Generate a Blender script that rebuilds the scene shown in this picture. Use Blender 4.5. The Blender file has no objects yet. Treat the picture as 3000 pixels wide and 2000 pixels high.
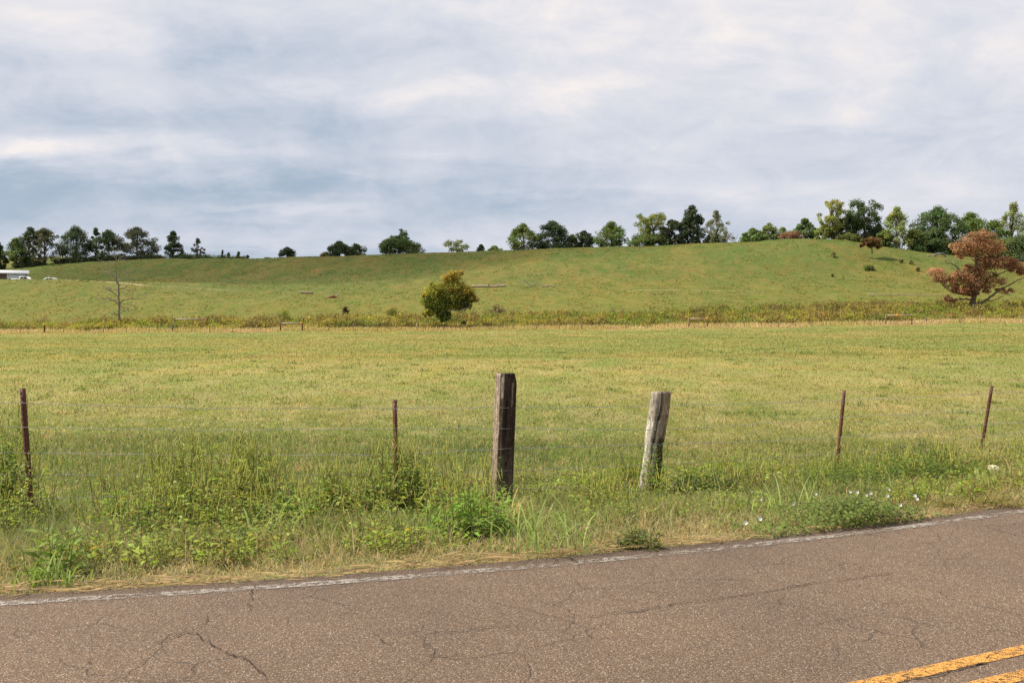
import bpy, math, random
import numpy as np
from mathutils import Vector

rng = np.random.default_rng(7)
R = math.radians
scene = bpy.context.scene
COL = scene.collection

# ------------------------------------------------------------------ camera model
H, F, CX, CY, HOR = 1.7, 2900.0, 1500.0, 1000.0, 960.0
PITCH = math.atan((CY - HOR) / F)
cp, sp = math.cos(PITCH), math.sin(PITCH)

def ray(px, py):
    cx, cy = (px - CX) / F, -(py - CY) / F
    return np.array([cx, cp + cy * sp, -sp + cy * cp])

def at(px, py, Y):
    d = ray(px, py)
    return np.array([0, 0, H]) + d * (Y / d[1])

def ground0(px, py, z=0.0):
    d = ray(px, py)
    t = (z - H) / d[2]
    return np.array([0, 0, H]) + d * t

# ------------------------------------------------------------------ numpy noise
def _h(ix, iy, s):
    n = (ix.astype(np.int64) * 374761393 + iy.astype(np.int64) * 668265263 + s * 1442695041) & 0xffffffff
    n = ((n ^ (n >> 13)) * 1274126177) & 0xffffffff
    n = n ^ (n >> 16)
    return (n & 0xffff) / 65535.0

def vn(x, y, s=0):
    x = np.asarray(x, float); y = np.asarray(y, float)
    ix, iy = np.floor(x), np.floor(y)
    fx, fy = x - ix, y - iy
    fx = fx * fx * (3 - 2 * fx); fy = fy * fy * (3 - 2 * fy)
    a = _h(ix, iy, s); b = _h(ix + 1, iy, s); c = _h(ix, iy + 1, s); d = _h(ix + 1, iy + 1, s)
    return (a * (1 - fx) + b * fx) * (1 - fy) + (c * (1 - fx) + d * fx) * fy

def fbm(x, y, s=0, o=4):
    r = 0; a = 0.5; t = 0
    for k in range(o):
        r = r + a * vn(x, y, s + 17 * k); t += a
        x = x * 2.03 + 3.1; y = y * 2.03 + 7.7; a *= 0.5
    return r / t

def sst(a, b, x):
    t = np.clip((x - a) / (b - a), 0, 1)
    return t * t * (3 - 2 * t)

def mixc(a, b, t):
    return a * (1 - t)[..., None] + b * t[..., None]

def L(r, g, b):      # sRGB 0-255 to linear
    return np.array([((c / 255) / 12.92 if c / 255 < 0.04045 else ((c / 255 + 0.055) / 1.055) ** 2.4) for c in (r, g, b)])

# ------------------------------------------------------------------ road edge (plan view)
_edge_px = [(0, 1744), (500, 1716), (1000, 1684), (1500, 1648), (2000, 1598), (2500, 1541), (3000, 1480)]
_e = np.array([ground0(*p)[:2] for p in _edge_px])
_pf = np.polyfit(_e[:, 0], _e[:, 1], 2)
X0, X1 = -5.0, 9.0
def edge_y(X):
    X = np.asarray(X, float)
    y = np.polyval(_pf, np.clip(X, X0, X1))
    dp = np.polyder(_pf)
    y = y + np.where(X > X1, (X - X1) * np.polyval(dp, X1), 0) + np.where(X < X0, (X - X0) * np.polyval(dp, X0), 0)
    return y
def edge_n(X):
    s = np.polyval(np.polyder(_pf), np.clip(X, X0, X1))
    n = np.sqrt(1 + s * s)
    return s / n, -1 / n            # normal towards the camera
def edge_s(X, Y):
    s = np.polyval(np.polyder(_pf), np.clip(X, X0, X1))
    return (Y - edge_y(X)) / np.sqrt(1 + s * s)
ROADW = 5.75

# ------------------------------------------------------------------ terrain
_cols = np.array([-2600, -800, 0, 200, 430, 700, 1000, 1200, 1500, 1800, 2100, 2360, 2480, 2550, 2700, 2780, 3000, 3800, 6000], float)
def cols(*v): return np.array(v, float)
#               -2600 -800   0    200   430  700  1000 1200 1500 1800 2100 2360 2480 2550 2700 2780 3000 3800 6000
_zf   = cols(-.3, -.3, -.32, -.33, -.35, -.36, -.38, -.38, -.4, -.44, -.48, -.5, -.5, -.52, -.53, -.54, -.55, -.6, -.6)
_y150 = cols(985, 982, 978, 976, 974, 972, 970, 969, 967, 963, 959, 955, 954, 953, 950, 949, 945, 940, 935)
_y178 = cols(955, 950, 947, 946, 945, 941, 937, 934, 926, 919, 914, 910, 909, 908, 907, 906, 903, 895, 890)
_y205 = cols(890, 885, 878, 878, 880, 884, 882, 880, 872, 866, 862, 859, 858, 857, 857, 858, 858, 860, 860)
_y232 = cols(818, 817, 817, 819, 832, 846, 842, 838, 826, 815, 808, 802, 801, 800, 802, 806, 812, 830, 840)
_yr   = cols(800, 795, 788, 768, 758, 759, 750, 744, 734, 724, 713, 699, 702, 716, 738, 748, 772, 800, 830)
_Yr   = cols(320, 320, 320, 320, 320, 310, 305, 300, 295, 290, 282, 272, 270, 268, 262, 258, 255, 255, 255)
_ydip = cols(832, 832, 832, 828, 815, 815, 806, 800, 787, 775, 765, 752, 752, 760, 772, 778, 790, 815, 835)
_zb   = cols(30.5, 30.5, 30.5, 30, 27, 21, 22, 22, 22, 23, 24, 25, 22, 21, 19, 18, 16, 12, 10)

def _z_of(y, Y):
    dz = -sp - (y - CY) / F * cp
    dy = cp - (y - CY) / F * sp
    return H + dz / dy * Y

def Zbig(X, Y):
    X = np.asarray(X, float); Y = np.asarray(Y, float)
    Yc = np.maximum(Y, 6.0)
    pc = np.clip(CX + F * X / Yc, -2600, 6000)
    ip = lambda a: np.interp(pc, _cols, a)
    zf = ip(_zf)
    z150 = _z_of(ip(_y150), 150.0)
    Yr = ip(_Yr)
    ymid = 0.5 * (232 + Yr)
    ks = [(np.full_like(pc, -1000.0), zf), (np.full_like(pc, 4.0), zf), (np.full_like(pc, 15.0), zf),
          (np.full_like(pc, 70.0), zf + (z150 - zf) * 0.37), (np.full_like(pc, 150.0), z150),
          (np.full_like(pc, 178.0), _z_of(ip(_y178), 178.0)), (np.full_like(pc, 205.0), _z_of(ip(_y205), 205.0)),
          (np.full_like(pc, 232.0), _z_of(ip(_y232), 232.0)), (ymid - 6, _z_of(ip(_ydip), ymid - 6)),
          (Yr, _z_of(ip(_yr), Yr)), (Yr + 90, ip(_zb)), (np.full_like(pc, 700.0), ip(_zb) * 0.4 + 6),
          (np.full_like(pc, 6000.0), np.full_like(pc, 8.0))]
    ys = np.stack([k[0] for k in ks]); zs = np.stack([k[1] for k in ks])
    K = len(ks)
    h = ys[1:] - ys[:-1]; d = (zs[1:] - zs[:-1]) / h
    m = np.zeros_like(zs)
    same = d[1:] * d[:-1] > 0
    w1 = 2 * h[1:] + h[:-1]; w2 = h[1:] + 2 * h[:-1]
    with np.errstate(divide='ignore', invalid='ignore'):
        m[1:-1] = np.where(same, (w1 + w2) / (w1 / d[:-1] + w2 / d[1:]), 0)
    out = np.zeros_like(pc)
    for k in range(K - 1):
        t = (Y - ys[k]) / h[k]
        sel = (t >= 0) & (t < 1)
        t2 = t * t; t3 = t2 * t
        v = (2 * t3 - 3 * t2 + 1) * zs[k] + (t3 - 2 * t2 + t) * h[k] * m[k] + (-2 * t3 + 3 * t2) * zs[k + 1] + (t3 - t2) * h[k] * m[k + 1]
        out = np.where(sel, v, out)
    return out

def Z(X, Y):
    X = np.asarray(X, float); Y = np.asarray(Y, float)
    z = Zbig(X, Y)
    s = edge_s(X, Y)
    k = sst(0.0, 4.2, s)
    z = z * k
    far = sst(60, 160, Y)
    z = z + k * ((fbm(X * 0.9, Y * 0.9, 3, 3) - .5) * 0.10 + far * (fbm(X * 0.12, Y * 0.07, 5, 3) - .5) * 0.5)
    z = z + sst(0.05, .5, s) * (fbm(X * 3.5, Y * 3.5, 9, 2) - .5) * 0.07
    z = z - 0.03 - 0.03 * (s < 0.03)
    return z

def hit(px, py, Y0=5.0, Y1=420.0):
    d = ray(px, py); d = d / d[1]
    Ys = np.geomspace(Y0, Y1, 4000)
    zz = H + d[2] * Ys; g = Z(d[0] * Ys, Ys)
    i = np.argmax(zz <= g)
    if zz[i] > g[i]: i = len(Ys) - 1
    Y = Ys[i]
    return np.array([d[0] * Y, Y, float(Z(d[0] * Y, Y))])

# ------------------------------------------------------------------ mesh builder
class MB:
    def __init__(self): self.v = []; self.f = []; self.c = []; self.n = 0
    def add(self, v, faces, col):
        v = np.asarray(v, np.float32).reshape(-1, 3)
        col = np.asarray(col, np.float32)
        if col.ndim == 1: col = np.tile(col[:3], (len(v), 1))
        self.v.append(v); self.c.append(col[:, :3])
        for fa in (faces if isinstance(faces, list) else [faces]):
            self.f.append(np.asarray(fa, np.int64) + self.n)
        self.n += len(v)
        return self
    def leaves(self, c, d, nrm, ln, wd, col, fold=0.15):
        """rhombus leaves: base c, direction d, face normal nrm"""
        c = np.asarray(c, float); N = len(c)
        d = d / (np.linalg.norm(d, axis=1, keepdims=True) + 1e-9)
        s = np.cross(d, nrm); s /= (np.linalg.norm(s, axis=1, keepdims=True) + 1e-9)
        u = np.cross(s, d)
        ln = np.broadcast_to(ln, (N,))[:, None]; wd = np.broadcast_to(wd, (N,))[:, None]
        m = c + d * ln * 0.45
        a = m + s * wd * .5 + u * wd * fold; b = m - s * wd * .5 + u * wd * fold
        t = c + d * ln - u * ln * 0.08
        v = np.stack([c, a, t, b], 1).reshape(-1, 3)
        i = np.arange(N)[:, None] * 4
        tri = np.concatenate([i + np.array([[0, 1, 2]]), i + np.array([[0, 2, 3]])])
        return self.add(v, tri, np.repeat(np.broadcast_to(col, (N, 3)), 4, axis=0))
    def blades(self, p, az, lean, ln, wd, col, curl=0.6):
        """grass blades: quad + tip, bending over"""
        N = len(p)
        ca, sa = np.cos(az), np.sin(az)
        dh = np.stack([ca, sa, np.zeros(N)], 1)
        rn = rng.uniform(0, 2 * np.pi, N)
        sd = np.stack([np.cos(rn), np.sin(rn), np.zeros(N)], 1)
        l1 = lean; l2 = lean + curl * rng.uniform(.4, 1.3, N)
        up = np.array([0, 0, 1.0])
        e1 = dh * np.sin(l1)[:, None] + up * np.cos(l1)[:, None]
        e2 = dh * np.sin(l2)[:, None] + up * np.cos(l2)[:, None]
        m = p + e1 * (ln * .55)[:, None]
        t = m + e2 * (ln * .5)[:, None]
        w = wd[:, None]
        v = np.stack([p - sd * w * .5, p + sd * w * .5, m + sd * w * .42, m - sd * w * .42, t], 1).reshape(-1, 3)
        i = np.arange(N)[:, None] * 5
        return self.add(v, [i + np.array([[0, 1, 2, 3]]), i + np.array([[3, 2, 4]])], np.repeat(col, 5, axis=0))
    def tube(self, pts, rad, col, sides=6, cap=True):
        pts = np.asarray(pts, float); n = len(pts)
        rad = np.broadcast_to(np.asarray(rad, float), (n,))
        t = np.gradient(pts, axis=0); t /= (np.linalg.norm(t, axis=1, keepdims=True) + 1e-9)
        ref = np.where(np.abs(t[:, 2:3]) > .9, np.array([[1., 0, 0]]), np.array([[0, 0, 1.]]))
        a = np.cross(t, ref); a /= (np.linalg.norm(a, axis=1, keepdims=True) + 1e-9)
        b = np.cross(t, a)
        if n > 2:
            for k in range(1, n):            # keep frames from flipping
                if np.dot(a[k], a[k - 1]) < 0: a[k] = -a[k]; b[k] = -b[k]
        th = np.arange(sides) * 2 * np.pi / sides
        v = pts[:, None] + rad[:, None, None] * (np.cos(th)[None, :, None] * a[:, None] + np.sin(th)[None, :, None] * b[:, None])
        fa = []
        for k in range(n - 1):
            for j in range(sides):
                fa.append([k * sides + j, k * sides + (j + 1) % sides, (k + 1) * sides + (j + 1) % sides, (k + 1) * sides + j])
        F_ = [np.array(fa)]
        if cap and sides in (4,):
            F_.append(np.array([[3, 2, 1, 0], [(n - 1) * sides + q for q in range(4)]]))
        elif cap:
            tr = [[0, q + 1, q] for q in range(1, sides - 1)] + [[(n - 1) * sides, (n - 1) * sides + q, (n - 1) * sides + q + 1] for q in range(1, sides - 1)]
            F_.append(np.array(tr))
        col = np.asarray(col, float)
        if col.ndim == 2: col = np.repeat(col, sides, axis=0)
        return self.add(v.reshape(-1, 3), F_, col)
    def box(self, c, sx, sy, sz, col, rot=0.0, bev=0.0):
        """box with its base centre at c; bev shrinks top and bottom rims a little"""
        x, y = sx / 2, sy / 2
        rings = [(x - bev, y - bev, 0), (x, y, bev), (x, y, sz - bev), (x - bev, y - bev, sz)] if bev else [(x, y, 0), (x, y, sz)]
        v = []
        for (a, b, z) in rings: v += [(-a, -b, z), (a, -b, z), (a, b, z), (-a, b, z)]
        v = np.array(v, float); cr, sr = math.cos(rot), math.sin(rot)
        v = np.stack([v[:, 0] * cr - v[:, 1] * sr, v[:, 0] * sr + v[:, 1] * cr, v[:, 2]], 1) + np.asarray(c)
        f = [[3, 2, 1, 0]]; n = len(rings)
        for k in range(n - 1):
            for j in range(4): f.append([k * 4 + j, k * 4 + (j + 1) % 4, (k + 1) * 4 + (j + 1) % 4, (k + 1) * 4 + j])
        f.append([(n - 1) * 4 + j for j in range(4)])
        return self.add(v, np.array(f), col)
    def prism(self, prof, y0, y1, col, M=None):
        """profile in local (x,z) extruded along local y from y0 to y1; M maps local to world"""
        p = np.asarray(prof, float); n = len(p)
        v = np.concatenate([np.stack([p[:, 0], np.full(n, y0), p[:, 1]], 1), np.stack([p[:, 0], np.full(n, y1), p[:, 1]], 1)])
        if M is not None: v = M(v)
        q = np.array([[j, (j + 1) % n, n + (j + 1) % n, n + j] for j in range(n)])
        ctr = len(v); v = np.concatenate([v, v[:n].mean(0, keepdims=True), v[n:].mean(0, keepdims=True)])
        t = np.array([[ctr, (j + 1) % n, j] for j in range(n)] + [[ctr + 1, n + j, n + (j + 1) % n] for j in range(n)])
        return self.add(v, [q, t], col)
    def build(self, name, mat, parent=None, smooth=False, org=None):
        me = bpy.data.meshes.new(name)
        if not self.v: self.add(np.zeros((3, 3)), np.array([[0, 1, 2]]), np.zeros(3))
        v = np.concatenate(self.v); c = np.concatenate(self.c)
        if org is None and parent is not None: org = ORG.get(parent.name, (0, 0, 0))
        if org is not None: v = v - np.asarray(org, np.float32)
        tot = np.concatenate([np.full(len(f), f.shape[1]) for f in self.f]).astype(np.int32)
        loops = np.concatenate([f.reshape(-1) for f in self.f]).astype(np.int32)
        start = np.concatenate([[0], np.cumsum(tot)[:-1]]).astype(np.int32)
        me.vertices.add(len(v)); me.vertices.foreach_set("co", v.astype(np.float32).ravel())
        me.loops.add(len(loops)); me.loops.foreach_set("vertex_index", loops)
        me.polygons.add(len(tot)); me.polygons.foreach_set("loop_start", start); me.polygons.foreach_set("loop_total", tot)
        if smooth: me.polygons.foreach_set("use_smooth", np.ones(len(tot), bool))
        at_ = me.color_attributes.new("Col", 'FLOAT_COLOR', 'POINT')
        at_.data.foreach_set("color", np.concatenate([c, np.ones((len(c), 1), np.float32)], 1).astype(np.float32).ravel())
        me.update(calc_edges=True)
        me.materials.append(mat)
        o = bpy.data.objects.new(name, me); COL.objects.link(o)
        if parent is not None: o.parent = parent
        elif org is not None: o.location = org
        return o

ORG = {}
def tag(o, label=None, cat=None, group=None, kind=None):
    if label: o['label'] = label
    if cat: o['category'] = cat
    if group: o['group'] = group
    if kind: o['kind'] = kind
    return o
def thing(name, label, cat, loc, group=None):
    o = bpy.data.objects.new(name, None); COL.objects.link(o)
    o.empty_display_size = .3
    o.location = [float(q) for q in loc]; ORG[o.name] = tuple(float(q) for q in loc)
    return tag(o, label, cat, group)

# ------------------------------------------------------------------ materials
class NT:
    def __init__(self, tree): self.t = tree
    def n(self, typ, **kw):
        nd = self.t.nodes.new(typ)
        for k, v in kw.items():
            if k.startswith('i_'):
                key = k[2:]
                key = int(key) if key.isdigit() else key.replace('_', ' ')
                if hasattr(v, 'default_value') or isinstance(v, bpy.types.NodeSocket): self.t.links.new(v, nd.inputs[key])
                else: nd.inputs[key].default_value = v
            else: setattr(nd, k, v)
        return nd
    def link(self, a, b): self.t.links.new(a, b)
    def math(self, op, a, b=None, c=None, clamp=False):
        nd = self.t.nodes.new('ShaderNodeMath'); nd.operation = op; nd.use_clamp = clamp
        for i, v in enumerate((a, b, c)):
            if v is None: continue
            if isinstance(v, bpy.types.NodeSocket): self.t.links.new(v, nd.inputs[i])
            else: nd.inputs[i].default_value = v
        return nd.outputs[0]
    def mix(self, f, a, b, blend='MIX'):
        nd = self.t.nodes.new('ShaderNodeMix'); nd.data_type = 'RGBA'; nd.blend_type = blend
        for i, v in ((0, f), (6, a), (7, b)):
            if isinstance(v, bpy.types.NodeSocket): self.t.links.new(v, nd.inputs[i])
            else: nd.inputs[i].default_value = v if i == 0 else (*tuple(v)[:3], 1)
        return nd.outputs[2]
    def ramp(self, f, stops, interp='LINEAR'):
        nd = self.t.nodes.new('ShaderNodeValToRGB'); nd.color_ramp.interpolation = interp
        e = nd.color_ramp.elements
        while len(e) < len(stops): e.new(.5)
        for k, (p, c) in enumerate(stops):
            e[k].position = p; e[k].color = (*tuple(c)[:3], 1) if hasattr(c, '__len__') else (c, c, c, 1)
        self.t.links.new(f, nd.inputs[0])
        return nd.outputs[0]
    def noise(self, vec, scale, detail=4, rough=.55, dist=0.0):
        nd = self.n('ShaderNodeTexNoise'); nd.inputs['Scale'].default_value = scale; nd.inputs['Detail'].default_value = detail
        nd.inputs['Roughness'].default_value = rough; nd.inputs['Distortion'].default_value = dist
        if vec is not None: self.t.links.new(vec, nd.inputs['Vector'])
        return nd.outputs['Fac']

def new_mat(name):
    m = bpy.data.materials.new(name); m.use_nodes = True
    nt = NT(m.node_tree)
    b = m.node_tree.nodes['Principled BSDF']; out = m.node_tree.nodes['Material Output']
    return m, nt, b, out

def mat_leaf(name, trans=.3, rough=.6, spec=.25, var=.25, scale=3.0, up=0.0, gain=1.0):
    m, nt, b, out = new_mat(name)
    a = nt.n('ShaderNodeAttribute', attribute_name='Col')
    geo = nt.n('ShaderNodeNewGeometry')
    nz = nt.noise(geo.outputs['Position'], scale, 3)
    k = nt.math('MULTIPLY_ADD', nz, 2 * var * gain, (1 - var) * gain)
    c = nt.n('ShaderNodeVectorMath', operation='SCALE'); nt.link(a.outputs['Color'], c.inputs[0]); nt.link(k, c.inputs['Scale'])
    nt.link(c.outputs[0], b.inputs['Base Color']); b.inputs['Roughness'].default_value = rough
    b.inputs['Specular IOR Level'].default_value = spec
    tr = nt.n('ShaderNodeBsdfTranslucent')
    if up:
        a1 = nt.n('ShaderNodeVectorMath', operation='SCALE'); nt.link(geo.outputs['Normal'], a1.inputs[0]); a1.inputs['Scale'].default_value = 1 - up
        a2 = nt.n('ShaderNodeVectorMath', operation='ADD'); nt.link(a1.outputs[0], a2.inputs[0]); a2.inputs[1].default_value = (0, 0, up)
        a3 = nt.n('ShaderNodeVectorMath', operation='NORMALIZE'); nt.link(a2.outputs[0], a3.inputs[0]); nt.link(a3.outputs[0], b.inputs['Normal'])
    tc = nt.mix(1.0, c.outputs[0], (1.08, 1.05, .75), 'MULTIPLY'); nt.link(tc, tr.inputs['Color'])
    mx = nt.n('ShaderNodeMixShader'); mx.inputs[0].default_value = trans
    nt.link(b.outputs[0], mx.inputs[1]); nt.link(tr.outputs[0], mx.inputs[2]); nt.link(mx.outputs[0], out.inputs['Surface'])
    return m

def mat_attr(name, rough=.85, spec=.2, var=.25, scale=(8, 8, 8), bump=.0, bumpscale=(40, 40, 6), metal=0.0):
    m, nt, b, out = new_mat(name)
    a = nt.n('ShaderNodeAttribute', attribute_name='Col')
    tc = nt.n('ShaderNodeTexCoord')
    mp = nt.n('ShaderNodeMapping'); nt.link(tc.outputs['Object'], mp.inputs['Vector']); mp.inputs['Scale'].default_value = scale
    nz = nt.noise(mp.outputs[0], 1.0, 5, .6)
    k = nt.math('MULTIPLY_ADD', nz, 2 * var, 1 - var)
    c = nt.n('ShaderNodeVectorMath', operation='SCALE'); nt.link(a.outputs['Color'], c.inputs[0]); nt.link(k, c.inputs['Scale'])
    nt.link(c.outputs[0], b.inputs['Base Color']); b.inputs['Roughness'].default_value = rough
    b.inputs['Specular IOR Level'].default_value = spec; b.inputs['Metallic'].default_value = metal
    if bump:
        mp2 = nt.n('ShaderNodeMapping'); nt.link(tc.outputs['Object'], mp2.inputs['Vector']); mp2.inputs['Scale'].default_value = bumpscale
        nb = nt.noise(mp2.outputs[0], 1.0, 4, .6)
        bp = nt.n('ShaderNodeBump'); bp.inputs['Strength'].default_value = 1; bp.inputs['Distance'].default_value = bump
        nt.link(nb, bp.inputs['Height']); nt.link(bp.outputs[0], b.inputs['Normal'])
    return m

M_GRASS = mat_leaf('grass_blade', .45, .6, .2, .18, 2.0, .5, 1.3)
M_SWARD = mat_leaf('short_grass', .5, .7, .1, .10, .6, .8, 1.5)
M_LEAF = mat_leaf('tree_leaf', .4, .65, .1, .22, .8, .3, 1.3)
M_WEED = mat_leaf('weed_leaf', .42, .55, .25, .2, 9.0, .4, 1.08)
M_BELT = mat_leaf('tall_weed', .5, .65, .1, .12, .5, .6, 1.15)
M_BARK = mat_attr('bark', .9, .1, .35, (6, 6, 2), .03, (9, 9, 2))
M_WOOD = mat_attr('weathered_wood', .85, .15, .45, (30, 30, 2.5), .006, (90, 90, 5))
def mat_wood():
    m, nt, b, out = new_mat('weathered_wood')
    a = nt.n('ShaderNodeAttribute', attribute_name='Col'); tc = nt.n('ShaderNodeTexCoord')
    def nz(sc, d, r):
        mp = nt.n('ShaderNodeMapping'); nt.link(tc.outputs['Object'], mp.inputs['Vector']); mp.inputs['Scale'].default_value = sc
        return nt.noise(mp.outputs[0], 1.0, d, r)
    g = nz((130, 130, 4), 5, .65); sp = nz((22, 22, 11), 6, .7); pit = nz((70, 70, 45), 3, .6)
    k = nt.math('MULTIPLY', nt.ramp(g, [(.28, .35), (.5, .95), (.72, 1.75)]), nt.ramp(sp, [(.3, .5), (.5, .95), (.7, 1.5)]))
    k = nt.math('MULTIPLY', k, nt.ramp(pit, [(.32, .25), (.42, 1)]))
    c = nt.n('ShaderNodeVectorMath', operation='SCALE'); nt.link(a.outputs['Color'], c.inputs[0]); nt.link(k, c.inputs['Scale'])
    nt.link(c.outputs[0], b.inputs['Base Color']); b.inputs['Roughness'].default_value = .9; b.inputs['Specular IOR Level'].default_value = .12
    bp = nt.n('ShaderNodeBump'); bp.inputs['Distance'].default_value = .012; nt.link(nt.math('ADD', g, sp), bp.inputs['Height']); nt.link(bp.outputs[0], b.inputs['Normal'])
    return m
M_WOOD = mat_wood()
M_RUST = mat_attr('rusty_steel', .75, .25, .35, (60, 60, 25), .001, (200, 200, 120))
M_WIRE = mat_attr('galvanised_wire', .45, .5, .2, (30, 30, 30), 0, metal=.6)
M_METAL = mat_attr('painted_metal', .45, .4, .06, (1, 1, 1))
M_STONE = mat_attr('stone', .9, .2, .3, (14, 14, 14), .01, (30, 30, 30))
M_STEM = mat_attr('plant_stem', .7, .2, .2, (30, 30, 30))
M_PLASTIC = mat_attr('plastic', .4, .4, .05)
M_GLASS, _nt, _b, _o = new_mat('car_glass')
_b.inputs['Base Color'].default_value = (.02, .025, .03, 1); _b.inputs['Roughness'].default_value = .08
M_TYRE, _nt, _b, _o = new_mat('tyre_rubber')
_b.inputs['Base Color'].default_value = (.02, .02, .02, 1); _b.inputs['Roughness'].default_value = .9

# ------------------------------------------------------------------ land colour (what grows there)
GREEN = np.array([.135, .170, .042]); YEL = np.array([.250, .219, .066]); OLI = np.array([.196, .198, .058])
TAN = np.array([.36, .30, .145]); BRN = np.array([.235, .18, .068]); HGR = np.array([.100, .120, .029]); HOL = np.array([.150, .136, .035])
def land_colour(X, Y):
    X = np.asarray(X, float); Y = np.asarray(Y, float)
    s = edge_s(X, Y)
    lg = fbm(X * .22, Y * .12, 21, 4); md = fbm(X * .8, Y * .5, 33, 4); fine = fbm(X * 2.6, Y * 2.0, 41, 3)
    # pasture
    c = mixc(np.broadcast_to(OLI, X.shape + (3,)), np.broadcast_to(YEL, X.shape + (3,)), sst(.35, .65, lg))
    c = mixc(c, np.broadcast_to(np.array([.178, .196, .056]), c.shape), .75 * sst(.48, .66, fbm(X * .16 + 3, Y * .085, 35, 4)))
    c = mixc(c, np.broadcast_to(np.array([.195, .215, .06]), c.shape), .5 * sst(.52, .72, md))
    c = mixc(c, np.broadcast_to(BRN * 1.25, c.shape), .5 * sst(30, 60, Y) * sst(.5, .72, fbm(X * .12 + 9, Y * .10, 52, 5)))
    # band of seed heads 16-45 m
    tanb = sst(14, 20, Y) * (1 - sst(34, 60, Y)) * sst(.35, .6, fbm(X * .9, Y * .45, 61, 3))
    c = mixc(c, np.broadcast_to(TAN * .95, c.shape), .32 * tanb)
    # greener near the fence, most of all on the left
    left = 1 - sst(-1.0, 4.0, X)
    g = (1 - sst(12.5 + 4.5 * left, 17 + 8 * left, Y)) * sst(.1, .6, md + .25 * left + .1)
    c = mixc(c, np.broadcast_to(GREEN, c.shape), .8 * g)
    c = mixc(c, np.broadcast_to(TAN, c.shape), .55 * sst(.56, .74, fine) * (1 - sst(20, 40, Y)))
    # dry straw along the asphalt
    d = (1 - sst(.1, 1.5, s + (md - .5) * 1.6))
    c = mixc(c, np.broadcast_to(np.array([.36, .27, .14]), c.shape), .65 * d)
    # hill
    hl = sst(168, 182, Y)
    hn = fbm(X * .045, Y * .03, 71, 4); hm = fbm(X * .22, Y * .09, 77, 4); hf = fbm(X * .55, Y * .22, 83, 3)
    hc = mixc(np.broadcast_to(HGR, c.shape), np.broadcast_to(HOL, c.shape), sst(.42, .68, hn * .5 + hm * .5))
    hc = mixc(hc, np.broadcast_to(np.array([.15, .118, .034]), c.shape), .5 * sst(.52, .72, hf))
    lowr = 1 - sst(195, 250, Y)
    hc = mixc(hc, np.broadcast_to(np.array([.160, .148, .033]), c.shape), .65 * lowr)
    c = mixc(c, hc, hl)
    return c
# worn red-soil patches (position, radius)
SOIL = [(hit(918, 792), 1.3, .5), (hit(755, 775), 1.0, .5), (hit(970, 872), 1.5, .5), (hit(1180, 1400), .28, .2), (hit(130, 1440), .18, .2),
        (hit(880, 1375), .2, .2), (hit(1345, 1440), .35, .22), (hit(2760, 905), 3, .6)]
def soil_mask(X, Y):
    m = np.zeros(np.shape(X))
    for k, (p, r, _) in enumerate(SOIL):
        q = ((X - p[0]) / (r * 1.2)) ** 2 + ((Y - p[1]) / r) ** 2
        m = np.maximum(m, 1 - sst(.4, 1.1, q + (fbm(X * 2 / r, Y * 2 / r, 90 + k, 2) - .5)))
    return m

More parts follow.
